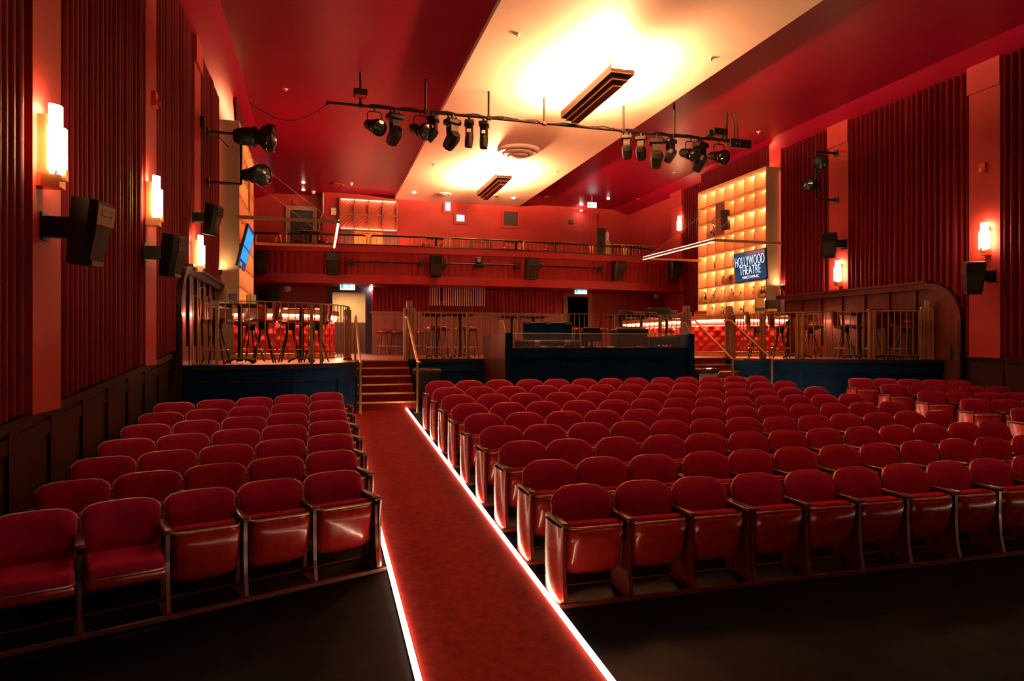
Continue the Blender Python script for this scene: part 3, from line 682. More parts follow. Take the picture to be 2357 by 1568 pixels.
# ---------------------------------------------------------------- bar towers of lit niches
COLS, ROWS = 7, 8
TY0, TY1 = 16.62, 20.22; TZ0, TZ1 = 2.76, 7.08
BT = {}
def bottle_meshes():
    kinds = {'tall': [(.001, 0), (.036, 0), (.038, .01), (.038, .19), (.03, .215), (.014, .235), (.013, .30), (.016, .302), (.016, .315), (.001, .316)],
             'squat': [(.001, 0), (.05, 0), (.052, .01), (.052, .13), (.04, .155), (.015, .175), (.015, .21), (.022, .212), (.022, .24), (.001, .242)],
             'slim': [(.001, 0), (.03, 0), (.032, .01), (.032, .21), (.024, .24), (.012, .26), (.012, .32), (.001, .322)]}
    for k, pr in kinds.items():
        for gm in ('glass_amber', 'glass_clear', 'glass_dark', 'glass_green'):
            BT[k, gm] = MB().lathe(pr, n=10).mesh('bottle_glass', gm)
        r = pr[2][0] + .001; BT[k, 'label'] = MB().lathe([(r, .04), (r, .12)], n=10).mesh('bottle_label', 'label_paper')
        BT[k, 'cap'] = MB().lathe([(pr[-3][0] + .003, pr[-3][1] - .02), (pr[-3][0] + .003, pr[-1][1] + .003), (.001, pr[-1][1] + .004)], n=8).mesh('bottle_cap', 'black')
bottle_meshes()
def bottle(loc, kind, gm, label, group):
    t = thing('bottle', label, 'bottle', loc, random.uniform(0, 6), group); s = random.uniform(1.05, 1.3); t.scale = (s, s, s)
    put('glass', BT[kind, gm], t); put('paper_label', BT[kind, 'label'], t); put('cap', BT[kind, 'cap'], t)
NAMEG = {'glass_amber': 'amber', 'glass_clear': 'clear', 'glass_dark': 'dark', 'glass_green': 'green'}
def tower(side):
    nm = 'left' if side < 0 else 'right'; sg = -side; xw = XL if side < 0 else XR; xf = xw + sg * .55; xb = xw + sg * .20
    t = thing('bar_shelving', 'tall lit grid of bar shelves with cream side panel on the %s wall' % nm, 'shelving', (xw, TY0, ZP))
    def B(name, a, b, m, par=t): 
        q = lambda p: (p[0] - xw, p[1] - TY0, p[2] - ZP); return MB().bb(q(a), q(b)).build(name, m, par)
    B('side_panel', (xw, TY0 - .03, ZP + .0), (xf, TY0, TZ1 + .02), 'tower_end_shaded'); B('side_panel', (xw, TY1, ZP), (xf, TY1 + .03, TZ1 + .02), 'tower_end_shaded')
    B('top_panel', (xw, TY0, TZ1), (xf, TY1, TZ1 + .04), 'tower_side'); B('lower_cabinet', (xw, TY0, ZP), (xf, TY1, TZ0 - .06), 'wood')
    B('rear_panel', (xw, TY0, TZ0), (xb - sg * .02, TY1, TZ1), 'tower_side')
    cw = (TY1 - TY0) / COLS; rh = (TZ1 - TZ0) / ROWS
    for j in range(ROWS + 1):
        z = TZ1 - rh * j; sh = B('shelf', (xb, TY0, z - .012), (xf, TY1, z + .012), 'tower_side')
    for i in range(COLS + 1):
        y = TY0 + cw * i; B('divider', (xb, y - .010, TZ0), (xf, y + .010, TZ1), 'tower_side')
    lit = {0: range(7), 2: (0, 1, 2, 3), 4: (3, 4, 5, 6), 5: (4, 5, 6, 3), 6: range(7), 7: range(7)}
    dim = {1: range(7), 2: (5, 6), 3: range(7), 4: (0, 1, 2), 5: (0, 1, 2)}
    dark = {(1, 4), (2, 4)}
    for j in range(ROWS):
        for i in range(COLS):
            y0 = TY0 + cw * i; z1 = TZ1 - rh * j
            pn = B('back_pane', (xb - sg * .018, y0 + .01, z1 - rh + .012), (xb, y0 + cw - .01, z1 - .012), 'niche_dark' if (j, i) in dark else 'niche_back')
            if j in lit and i in lit[j]:
                B('led_tape', (xb + sg * .03, y0 + .02, z1 - .03), (xb + sg * .055, y0 + cw - .02, z1 - .014), 'led_niche', t)
            elif j in dim and i in dim[j] and (j, i) not in dark:
                B('led_tape', (xb + sg * .03, y0 + .02, z1 - .03), (xb + sg * .055, y0 + cw - .02, z1 - .014), 'led_niche_dim', t)
    # soft light let into the top, washing the drape and ceiling above
    B('top_light', (xw + sg * .2, TY0 + .3, TZ1 + .04), (xw + sg * .42, TY1 - .3, TZ1 + .06), 'top_glow')
    # strip light behind the side panel against the drape
    B('edge_light', (xw + sg * .03, TY0 - .10, 3.4), (xw + sg * .06, TY0 - .05, 7.0), 'led_red', t)
    ul = thing('uplight', 'small uplight washing the end panel of the %s bar shelves' % nm, 'light', (xw + sg * .16, TY0 - .2, 3.651))
    MB().lathe([(.05, -.12), (.06, 0), (.045, .0)], n=12).build('can', 'black', ul); MB().lathe([(.045, .002), (.001, .004)], n=12).build('lamp', 'up_glow', ul); MB().bb((-.02, -.02, -.30), (.02, .02, -.12)).build('stem', 'black', ul)
    return xf, xb, cw, rh
xfL = tower(-1); xfR = tower(1)
# bottles and ornaments in the right-hand niches
xf, xb, cw, rh = xfR
xs = (xf + xb) / 2 + .02
kinds = ['tall', 'squat', 'slim']; gms = ['glass_amber', 'glass_clear', 'glass_dark', 'glass_green']
for j, counts in ((6, (5, 2, 3, 4, 3, 5, 5)), (7, (0, 2, 4, 5, 5, 4, 3))):
    z = TZ1 - rh * (j + 1) + .0125
    for i, n in enumerate(counts):
        for q in range(n):
            y = TY0 + cw * i + cw * (q + .7) / (n + .4)
            if j == 6 and i == 0: kd, gm = 'tall', 'glass_dark'
            else: kd, gm = random.choice(kinds), random.choices(gms, (4, 4, 2, 1))[0]
            bottle((xs + random.uniform(-.04, .04), y, z), kd, gm, '%s %s liquor bottle, %s in the %s niche, %s lit shelf, right bar' % (NAMEG[gm], kd, ORD[q], ORD[i], 'upper' if j == 6 else 'lower'), 'bottles on the right bar shelves')
for j, i, kd, gm in ((3, 1, 'slim', 'glass_amber'), (3, 4, 'slim', 'glass_clear')):
    bottle((xs, TY0 + cw * (i + .5), TZ1 - rh * (j + 1) + .0125), kd, gm, 'single %s ornament bottle alone high on the right bar shelves' % NAMEG[gm], 'bottles on the right bar shelves')
def niche(i, j): return Vector((xs, TY0 + cw * (i + .5), TZ1 - rh * (j + 1) + .013))
p = niche(5, 2) + Vector((0, -.02, 0))
t = thing('film_projector', 'old cine projector with a spoked film reel in a tall niche', 'projector', p)
MB().rbox((0, 0, .20), (.16, .30, .22), .03, 2).build('body', 'metal_grey', t); MB().cyl((-.03, .15, .22), (-.03, .3, .22), .035).build('lens_tube', 'black', t)
r = MB().tube([(-.06, .16 * math.cos(a), .48 + .16 * math.sin(a)) for a in [2 * PI * k / 24 for k in range(24)]], .018, 6, True)
for k in range(6): a = PI / 3 * k; r.cyl((-.06, 0, .48), (-.06, .15 * math.cos(a), .48 + .15 * math.sin(a)), .02, n=6)
r.build('reel', 'metal_grey', t); MB().bb((-.04, -.1, 0), (.04, .1, .1)).build('stand', 'black', t)
p = niche(4, 6) + Vector((0, .0, rh)); p = niche(4, 5)
t = thing('brass_gong', 'round brass film canister standing in a lit niche', 'ornament', p)
MB().lathe([(.001, -.02), (.15, -.02), (.16, 0), (.15, .02), (.001, .02)], (-.03, 0, .17), 22, True, Matrix.Rotation(PI / 2, 3, 'Y')).build('disc', 'brass', t)
MB().lathe([(.001, .0), (.04, .0), (.04, .03), (.001, .03)], (-.055, 0, .17), 12, True, Matrix.Rotation(-PI / 2, 3, 'Y')).build('hub', 'brass', t); MB().bb((-.02, -.05, 0), (.06, .05, .04)).build('foot', 'black', t)
p = niche(3, 5)
t = thing('box_camera', 'pale box camera standing beside the brass canister', 'camera', p); MB().rbox((0, .12, .16), (.12, .2, .3), .02, 2).build('body', 'frame_tan', t); MB().cyl((-.06, .12, .2), (-.09, .12, .2), .05).build('lens', 'lens', t)
p = niche(5, 4)
t = thing('bird_statuette', 'dark bird-shaped statuette in a lit niche', 'ornament', p)
MB().lathe([(.001, 0), (.06, 0), (.05, .03), (.015, .06), (.015, .1)], n=10).build('stand', 'wood_red', t); MB().cyl((0, -.08, .26), (0, .05, .10), .012, .05).cyl((0, .05, .1), (0, .1, .3), .035, .006).build('figure', 'wood_red', t)
p = niche(3, 4)
t = thing('lyre_ornament', 'thin curved lyre-shaped ornament in a lit niche', 'ornament', p)
for sgn in (-1, 1): MB().tube([(0, .02 * sgn, .03), (0, .12 * sgn, .12), (0, .10 * sgn, .28), (0, .14 * sgn, .40)], .010, 6).build('arm', 'frame_tan', t)
MB().bb((-.04, -.06, 0), (.04, .06, .03)).build('base', 'frame_tan', t)
p = niche(3, 2) + Vector((sg_ := -.28, .05, .05)) if False else niche(3, 2) + Vector((-.30, .02, .10))
t = thing('wall_speaker', 'slim black speaker mounted among the lit shelves', 'speaker', p, R(70)); t.rotation_euler = (R(6), 0, R(-60))
MB().rbox((0, 0, .30), (.22, .2, .62), .02, 2).build('cabinet', 'black', t); MB().bb((-.09, -.105, .03), (.09, -.098, .58)).build('grille', 'grille', t)
p = niche(5, 1)
t = thing('red_drape_sample', 'small red fabric panel hanging inside a tall niche', 'fabric', (xb - .03, p.y - .1, p.z - rh * .2))
m_ = MB().grid([[Vector((.012 * math.sin(k * 1.7), -.05 + .02 * k, zz)) for k in range(9)] for zz in (0, .25, .5)]); m_.build('cloth', 'red_plastic', t); MB().bb((-.01, -.07, .5), (.01, .13, .52)).build('rod', 'brass', t)

# screens: right shows the house sign, left shows blue windows
def screen(side, y0, y1, z0, z1, tilt):
    nm = 'left' if side < 0 else 'right'; sg = -side; xf_ = (XL if side < 0 else XR) + sg * .62
    cy, cz = (y0 + y1) / 2, (z0 + z1) / 2; W = y1 - y0; Hh = z1 - z0
    t = thing('wall_screen', 'navy screen with white art-deco lettering on the right bar shelves' if side > 0 else 'tilted screen with bright blue windows on the left bar shelves', 'screen', (xf_, cy, cz))
    t.rotation_euler = (0, 0, -PI / 2 if side > 0 else PI / 2)
    M = Matrix.Rotation(tilt, 3, 'X')
    MB().box((0, 0, 0), (W, .05, Hh), M=M).build('casing', 'black', t)
    MB().box(M @ Vector((0, -.027, 0)), (W - .04, .006, Hh - .04), M=M).build('panel', 'screen_navy', t)
    def txt(body, x, z, size, sx, mm):
        me = text_mesh(body, size, sx); me.materials.clear(); me.materials.append(MATS[mm]); me.name = 'lettering'
        o = put('lettering', me, t, M @ Vector((x, -.032, z))); o.rotation_euler = (PI / 2 + tilt, 0, 0); return o
    def boxp(x0, x1, za, zb_, mm, nm_):
        MB().box(M @ Vector(((x0 + x1) / 2, -.031, (za + zb_) / 2)), (x1 - x0, .004, zb_ - za), M=M).build(nm_, mm, t)
    if side > 0:
        o1 = txt('HOLLYWOOD', 0, .17 * Hh, .52 * Hh * .9, .66, 'screen_white'); o2 = txt('THEATRE', .01, -.14 * Hh, .48 * Hh * .9, .62, 'screen_white'); o3 = txt('VANCOUVER BC', .02, -.36 * Hh, .13 * Hh, 1.0, 'screen_white')
        for o, wd in ((o1, .92 * W), (o2, .66 * W), (o3, .52 * W)):
            o.scale.x = wd / max(1e-3, o.dimensions.x)
    else:
        for x0, x1, za, zb_ in ((-.42, -.02, .02, .42), (.02, .42, .02, .42), (-.42, -.02, -.30, -.02), (.02, .42, -.30, -.02), (-.3, -.05, -.44, -.36)):
            boxp(x0 * W, x1 * W, za * Hh, zb_ * Hh, 'screen_blue', 'window_tile')
    MB().bb((-.15, .02, -.1), (.15, .14, .1)).build('mount', 'black', t)
a = atX(1692, 650, XR - .62); b = atX(1765, 570, XR - .62)
screen(1, b.y, a.y, atX(1728, 650, XR - .62).z + .04, atX(1728, 578, XR - .62).z - .0, R(4))
screen(-1, b.y, a.y, 3.75, 4.75, R(14))

# ---------------------------------------------------------------- tufted bars
def bar(side):
    nm = 'left' if side < 0 else 'right'
    X = lambda x: x if side > 0 else 2 * XC - x
    pts = [(10.45, 21.6), (10.45, 17.3)] + [(11.75 - 1.3 * math.cos(a), 17.2 - 1.3 * math.sin(a)) for a in [PI / 2 * i / 8 for i in range(1, 9)]] + [(12.6, 15.9)]
    path = [Vector((X(x), y, 0)) for x, y in pts]
    if side > 0: path = path[::-1]
    path = resample(path, .06)
    if side > 0: path = path[::-1]
    sgn = 1 if side > 0 else -1
    def slab(z0, z1, off, th):
        return wall_along(path, lambda v: z0, lambda v: z1, off if side > 0 else -(off - th), th)
    # travel runs towards the camera; the room side lies to the right of travel on the right bar and to the left on the left bar
    t = thing('bar_counter', 'curved %s bar with red tufted front and lit counter edge' % nm, 'bar')
    off = -1 if side > 0 else 1
    def face(i):
        a = path[max(0, i - 1)]; b = path[min(len(path) - 1, i + 1)]; d = (b - a).normalized(); return Vector((d.y, -d.x, 0)) * sgn
    def sheet(zs, fn):
        return [[Vector((p.x, p.y, 0)) + face(i) * fn(i * .06, z) + Vector((0, 0, z)) for i, p in enumerate(path)] for z in zs]
    NZ = 15
    def tuft(s, z):
        if z < .16 or z > .86: return 0
        a, b = s / .17, (z - .16) / .14
        q = abs(math.sin(PI * (a + b) / 2) * math.sin(PI * (a - b) / 2))
        return .01 + .055 * q ** .55
    MB().grid(sheet([ZP + .12 + .78 * k / (NZ * 2) for k in range(NZ * 2 + 1)], lambda s, z: tuft(s, z - ZP))).build('tufted_front', 'tuft', t)
    MB().grid(sheet([ZP, ZP + .12], lambda s, z: .05)).grid(sheet([ZP + .12, ZP + .121], lambda s, z: .05 if z < ZP + .1205 else 0)).build('plinth', 'amber_tile', t)
    MB().tube([Vector((p.x, p.y, ZP + .13)) + face(i) * .06 for i, p in enumerate(path)][::2], .014, 6).build('foot_trim', 'brass', t)
    MB().grid(sheet([ZP + .90, ZP + 1.02], lambda s, z: .02)).build('light_recess', 'tuft', t)
    rows = [[Vector((p.x, p.y, z)) + face(i) * o for i, p in enumerate(path)] for o, z in ((.05, ZP + .985), (.05, ZP + 1.0), (.10, ZP + 1.0), (.10, ZP + .985), (.05, ZP + .985))]
    MB().grid(rows, False).build('led_tape', 'led_bar', t)
    rows = [[Vector((p.x, p.y, z)) + face(i) * o for i, p in enumerate(path)] for o, z in ((-.55, ZP + 1.02), (.16, ZP + 1.02), (.16, ZP + 1.14), (-.55, ZP + 1.14), (-.55, ZP + 1.02))]
    MB().grid(rows, False).build('counter_top', 'amber_tile', t)
    # bar tray, menus and taps on the counter
    return X
XB = bar(1); XA = bar(-1)
# printed boxes and menus on the two counters
def counter_box(u, v, side, size, m, label, cat='box', part='body', band=None):
    p = atY(u, v, (17.2 if u < 1700 else 15.82) if side > 0 else 15.9); t = thing(cat.replace(' ', '_'), label, cat, (p.x, p.y, ZP + 1.141), R(-10 if side > 0 else 10))
    MB().bb((-size[0] / 2, -size[1] / 2, 0), (size[0] / 2, size[1] / 2, size[2])).build(part, m, t)
    MB().bb((-size[0] / 2 - .004, -size[1] / 2 - .004, size[2] * .25), (size[0] / 2 + .004, size[1] / 2, size[2] * .42)).build('printed_band', band or 'yellow', t)
counter_box(1748, 731, 1, (.22, .12, .46), 'yellow', 'narrow yellow upright box with purple print on the right bar', 'box', 'body', 'blue_print')
counter_box(1774, 731, 1, (.26, .2, .42), 'black', 'dark gold-striped box at the end of the right bar', 'box', 'body', 'yellow')
counter_box(1797, 730, 1, (.12, .2, .44), 'wood_grey', 'plain grey box beside the striped one on the right bar', 'box', 'body', 'wood_grey')
counter_box(1612, 731, 1, (.30, .2, .16), 'red_plastic', 'small red napkin holder on the right bar', 'napkin holder', 'body', 'white_print')
counter_box(506, 713, -1, (.5, .2, .16), 'white_print', 'pale book lying over a green one on the left bar', 'book', 'body', 'green_print')
counter_box(572, 712, -1, (.08, .2, .30), 'yellow', 'yellow upright menu on the left bar', 'menu', 'body', 'yellow')
counter_box(583, 712, -1, (.10, .2, .30), 'white_print', 'white upright menu next to the yellow one', 'menu', 'body', 'white_print')
counter_box(536, 712, -1, (.14, .2, .32), 'blue_print', 'dark blue upright box behind the table post on the left bar', 'box', 'body', 'blue_print')

# suspended brass light frames above the bars
def light_frame(side):
    X = lambda x: x if side > 0 else 2 * XC - x
    zf = 4.78; x0, x1, y0, y1 = X(10.35), X(12.5), 15.95, 20.1
    t = thing('hanging_light_frame', 'slim brass rectangular light frame hanging over the %s bar' % ('right' if side > 0 else 'left'), 'light frame', (0, 0, zf))
    for nm, a, b in (('near_bar', (min(x0, x1), y0 - .035, -.035), (max(x0, x1), y0 + .035, .035)), ('far_bar', (min(x0, x1), y1 - .035, -.035), (max(x0, x1), y1 + .035, .035)), ('side_bar', (x0 - .035, y0, -.035), (x0 + .035, y1, .035))):
        MB().bb(a, b).build(nm, 'gold', t)
    MB().bb((x0 - .022, y0 + .03, -.046), (x0 + .022, y1 - .03, -.0351)).build('light_tape', 'led_frame', t)
    MB().bb((x0 - .022, y0 + .03, .0351), (x0 + .022, y1 - .03, .046)).build('added_up_tape', 'added_frame_glow', t)  # added upward glow, no known source, lifts the ceiling above the bar
    for y in (y0 + .6, y1 - .4):
        MB().cyl((x0, y, .03), (X(12.52), y - .1, 1.65), .006, n=5).build('cable', 'brass', t)
light_frame(1); light_frame(-1)

# ---------------------------------------------------------------- railings
def railing(path, z0, h, label, spacing=.12, posts=(), parent=None, m='gold', r=.008, top=.018, group='gold bar railings'):
    t = thing('railing', label, 'railing', (path[0].x, path[0].y, z0), 0, group); o = Vector((path[0].x, path[0].y, 0))
    P = [p - o for p in path]
    MB().tube([p + Vector((0, 0, h)) for p in P], 0, 4, flat=(top * 1.5, top * .75), smooth=False).build('top_rail', m, t)
    MB().tube([p + Vector((0, 0, .11)) for p in P], 0, 4, flat=(top, top * .6), smooth=False).build('bottom_rail', m, t)
    bm_ = MB().box((0, 0, h / 2 + .055), (r * 2, r * 2, h - .11)).mesh('baluster', m)
    pm = MB().box((0, 0, h / 2), (.055, .055, h)).mesh('post', m)
    for i, p in enumerate(resample(P, spacing)):
        n = len(P); put('baluster', bm_, t, p)
    for d in posts:
        Q = resample(P, .02); q = Q[int(d * (len(Q) - 1))]; put('post', pm, t, q)
    return t
def deco_post(loc, rz, label, h=1.3, m='gold'):
    t = thing('deco_post', label, 'post', loc, rz, 'three-hoop end posts')
    for x, hh in ((-.105, h - .14), (0, h), (.105, h - .14)):
        h_ = MB().bb((x - .042, -.03, 0), (x - .028, .03, hh - .035)).bb((x + .028, -.03, 0), (x + .042, .03, hh - .035))
        q = [(x - .042 * math.cos(a), hh - .035 + .042 * math.sin(a)) for a in [PI * k / 6 for k in range(7)]]; w = [(x - .028 * math.cos(a), hh - .035 + .028 * math.sin(a)) for a in [PI * k / 6 for k in range(7)]]
        h_.prism([(px, -.03, pz_) for px, pz_ in q + w[::-1]], (0, .06, 0)); h_.build('hoop', m, t)
    MB().bb((-.15, -.035, 0), (.15, .035, .03)).build('base', m, t)
def newel(loc, rz, label, h=1.32, m='frame_tan'):
    t = thing('newel_post', label, 'post', loc, rz, 'fluted newel posts')
    for x, hh, d in ((-.10, h - .16, .11), (-.035, h, .15), (.035, h, .15), (.10, h - .16, .11)):
        MB().rbox((x, 0, hh / 2), (.06, d, hh), .012, 1).build('flute', m, t)
    MB().bb((-.15, -.09, 0), (.15, .09, .05)).build('base', m, t)
inset = lambda pts, dx, dy: [Vector((x + dx, y + dy, 0)) for x, y in pts]
Lp = [(-1.62, 12.12), (-1.1, 12.08), (-0.62, 12.13), (-0.18, 12.34), (0.18, 12.66), (0.46, 13.08), (0.60, 13.6), (0.62, 14.9)]
railing(smooth_path(Lp), ZP, 1.08, 'curved gold railing along the left bar platform', .125, (0, .37, .42, .97))
deco_post((-1.85, 12.14, ZP), 0, 'three-hoop gold end post against the left panelling')
railing([Vector((2.08, YM + .12, 0)), Vector((9.0, YM + .12, 0))], ZP, 1.08, 'long straight gold railing behind the sound desk', .125, (0, .18, .36, .54, .72, .9))
Rp = [(10.17, 14.9), (10.2, 13.75), (10.42, 13.15), (10.78, 12.7), (11.3, 12.26), (11.95, 11.84), (12.45, 11.6), (12.6, 11.56)]
railing(smooth_path(Rp), ZP, 1.08, 'curved gold railing along the right bar platform', .125, (.03, .25, .27, .46, .48, .78, .80))
deco_post((12.78, 11.52, ZP), R(-12), 'three-hoop gold end post against the right panelling')
newel((1.98, YM + .1, ZP), 0, 'fluted tan newel post at the right of the left steps'); newel((9.02, YM + .1, ZP), 0, 'fluted tan newel post at the left of the right steps'); newel((10.17, YM - .05, ZP), R(90), 'fluted tan newel post at the right of the right steps'); newel((0.62, YM - .05, ZP), R(90), 'fluted tan newel post at the left of the left steps', 1.1)
def handrail(x, label, side=1):
    zb = fl(13.5)
    t = thing('handrail', label, 'handrail', (x, 13.3, 0), 0, 'stair handrails')
    MB().tube([(0, -.55, zb + .98), (0, -.15, zb + .98), (0, 1.45, ZP + .95), (0, 1.75, ZP + .95)], .024, 8).build('rail', 'brass', t)
    MB().cyl((0, -.15, fl(13.15)), (0, -.15, zb + .98), .026, n=8).build('lower_post', 'gold', t)
    MB().cyl((0, 1.66, ZP), (0, 1.66, ZP + .95), .024, n=8).build('upper_post', 'gold', t); MB().lathe([(.06, 0), (.06, .012), (.001, .013)], (0, -.15, fl(13.15)), 10).build('foot_plate', 'gold', t)
handrail(SX0 + .06, 'brass handrail on the left of the left steps'); handrail(SX1 - .05, 'brass handrail on the right of the left steps')
handrail(RX0 + .06, 'brass handrail on the left of the right steps'); handrail(RX1 - .04, 'brass handrail on the right of the right steps')
t = thing('step_light', 'tiny bright step light on the dark side of the right steps', 'light', (RX1 - .012, 13.95, 1.12))
MB().bb((-.012, -.04, -.03), (0, .04, .03)).build('plate', 'metal_grey', t); MB().bb((-.02, -.025, -.018), (-.012, .025, .018)).build('lamp', 'down_glow', t)

# ---------------------------------------------------------------- bar furniture
FM = {}
def furn():
    # bucket bar chair: curved shell of seat and back, swivel, four splayed legs, foot ring
    prof = [(-.24, .745), (-.20, .775), (-.05, .765), (.10, .745), (.18, .765), (.225, .86), (.25, 1.0), (.265, 1.12), (.262, 1.16)]
    rows = []
    for y, z in prof:
        rows.append([Vector((x, y - .05 * (abs(x) / .22) ** 2 * (1 if z > .8 else 0), z + .035 * (abs(x) / .22) ** 2 * (1 if z < .8 else 0) - .03 * (abs(x) / .22) ** 4 * (1 if z > 1.1 else 0))) for x in (-.23, -.19, -.1, 0, .1, .19, .23)])
    back = [[v + Vector((0, .045 if i > 4 else .0, -.05 if i <= 4 else -.01)) for v in reversed(r)] for i, r in enumerate(rows)]
    m = MB().grid(rows).grid(back)
    for i in range(len(rows) - 1):
        m.add([rows[i][0], rows[i + 1][0], back[i + 1][-1], back[i][-1]], [(3, 2, 1, 0)]); m.add([rows[i][-1], rows[i + 1][-1], back[i + 1][0], back[i][0]], [(0, 1, 2, 3)])
    m.add([*rows[0], *back[0]], [(0, 1, 12, 13), (1, 2, 11, 12), (2, 3, 10, 11), (3, 4, 9, 10), (4, 5, 8, 9), (5, 6, 7, 8)]); m.add([*rows[-1], *back[-1]], [(13, 12, 1, 0), (12, 11, 2, 1), (11, 10, 3, 2), (10, 9, 4, 3), (9, 8, 5, 4), (8, 7, 6, 5)])
    FM['shell'] = m.mesh('shell', 'vinyl')
    FM['swivel'] = MB().cyl((0, 0, .62), (0, 0, .715), .09, n=12).mesh('swivel', 'black')
    for k in range(4):
        a = PI / 4 + PI / 2 * k; c, s = math.cos(a), math.sin(a)
        FM['leg', k] = MB().tube([(.07 * c, .07 * s, .68), (.10 * c, .10 * s, .5), (.27 * c, .27 * s, 0)], 0, 4, flat=(.018, .012)).mesh('leg', 'black')
        FM['sleg', k] = MB().tube([(.12 * c, .12 * s, .70), (.21 * c, .21 * s, 0)], .014, 6).mesh('leg', 'black')
    FM['ring'] = MB().tube([(.21 * math.cos(a), .21 * math.sin(a), .25) for a in [2 * PI * i / 20 for i in range(20)]], .009, 6, True).mesh('foot_ring', 'brass')
    FM['stop'] = MB().lathe([(.001, .69), (.17, .69), (.185, .705), (.19, .74), (.18, .775), (.14, .79), (.001, .792)], n=18).mesh('seat', 'vinyl')
    FM['sbase'] = MB().cyl((0, 0, .675), (0, 0, .69), .16, n=14).mesh('seat_frame', 'black')
    FM['sring'] = MB().tube([(.195 * math.cos(a), .195 * math.sin(a), .27) for a in [2 * PI * i / 20 for i in range(20)]], .008, 6, True).mesh('foot_ring', 'brass')
    # high table
    FM['post'] = MB().cyl((0, 0, .04), (0, 0, 1.02), .045, n=12).mesh('column', 'black')
    for k in range(4):
        a = PI / 4 + PI / 2 * k; c, s = math.cos(a), math.sin(a)
        FM['tfoot', k] = MB().tube([(0, 0, .10), (.14 * c, .14 * s, .09), (.28 * c, .28 * s, .045), (.33 * c, .33 * s, .012)], .022, 6).mesh('foot', 'black')
    FM['spider'] = MB().box((0, 0, 1.03), (.5, .05, .02)).box((0, 0, 1.03), (.05, .5, .02)).mesh('top_spider', 'black')
    FM['top_sq'] = MB().rbox((0, 0, 1.06), (.70, .70, .035), .012, 1).mesh('table_top', 'wood_red')
    FM['top_long'] = MB().rbox((0, 0, 1.06), (1.25, .70, .035), .012, 1).mesh('table_top', 'black_gloss')
furn()
def bar_chair(x, y, rz, label):
    t = thing('bar_chair', label, 'bar chair', (x, y, ZP), rz, 'bucket bar chairs')
    for k in ('shell', 'swivel'): put(k if k != 'shell' else 'seat_shell', FM[k], t)
    for k in range(4): put('leg', FM['leg', k], t)
    put('foot_ring', FM['ring'], t)
def stool(x, y, label, z=None):
    t = thing('bar_stool', label, 'stool', (x, y, ZP if z is None else z), random.uniform(0, 1.5), 'round backless stools')
    put('seat', FM['stop'], t); put('seat_frame', FM['sbase'], t)
    for k in range(4): put('leg', FM['sleg', k], t)
    put('foot_ring', FM['sring'], t)
def table(x, y, label, top='top_sq', rz=0.0, two=False, z=None):
    t = thing('high_table', label, 'table', (x, y, ZP if z is None else z), rz, 'pedestal bar tables')
    for dx in ((-.3, .3) if two else (0,)):
        put('column', FM['post'], t, (dx, 0, 0)); put('top_spider', FM['spider'], t, (dx, 0, 0))
        for k in range(4): put('foot', FM['tfoot', k], t, (dx, 0, 0))
    put('table_top', FM[top], t)
    return t
def pz(u, Y): return atY(u, 800, Y)
# left platform: seat bases found from their columns in the photo and the depth behind the railing
for u, Y, lab in ((553, 13.1, 'at the left'), (694, 13.7, 'near the steps')):
    p = pz(u, Y); table(p.x, p.y, 'dark pedestal bar table on the left platform ' + lab)
for u, Y, rz, lab in ((498, 13.0, 80, 'turned right, leftmost'), (607, 13.2, -80, 'turned left at the first table'), (577, 14.0, -20, 'behind the first table'), (668, 13.7, 85, 'turned right at the second table'), (728, 13.8, -75, 'turned left at the second table')):
    p = pz(u, Y); bar_chair(p.x, p.y, R(rz), 'dark red bucket bar chair on the left platform, ' + lab)
for u, Y, lab in ((1835, 13.9, 'left'), (1978, 12.75, 'middle'), (2043, 12.3, 'right')):
    p = pz(u, Y); table(p.x, p.y, 'dark pedestal bar table on the right platform, %s of the three' % lab)
for n_, (u, Y, rz) in enumerate(((1742, 14.4, 60), (1795, 14.0, 40), (1866, 14.2, -60), (1945, 13.1, 30), (2008, 12.5, 160), (2078, 12.05, -40))):
    p = pz(u, Y); bar_chair(p.x, p.y, R(rz), 'dark red bucket bar chair on the right platform, %s from the steps' % ORD[n_])
p = pz(1031, 16.2); table(p.x, p.y, 'long pedestal bar table nearest the left steps', 'top_long', R(-8), True)
p = pz(1203, 17.0); table(p.x, p.y, 'long pedestal bar table behind the left end of the sound desk', 'top_long', R(-4), True)
p = pz(1452, 16.4); gt = table(p.x, p.y, 'long pedestal table holding the gear bag behind the sound desk', 'top_long', R(-4), True); GT = p
p = pz(1535, 16.6); table(p.x, p.y, 'square pedestal table with boxes near the right steps', 'top_sq', 0); GT2 = p
for n_, (u, Y) in enumerate(((1000, 16.2), (1018, 16.8), (1064, 16.4), (1085, 16.9), (1327, 17.0), (1385, 17.0), (1440, 17.2), (1540, 17.4))):
    p = pz(u, Y); stool(p.x, p.y, 'round red backless stool behind the middle railing, %s from the left' % ORD[n_])
for n_, u in enumerate((882, 911, 942, 968)):
    p = pz(u, 21.6); stool(p.x, p.y, 'round red stool lined up at the low grey wall, %s from the doorway' % ORD[n_])
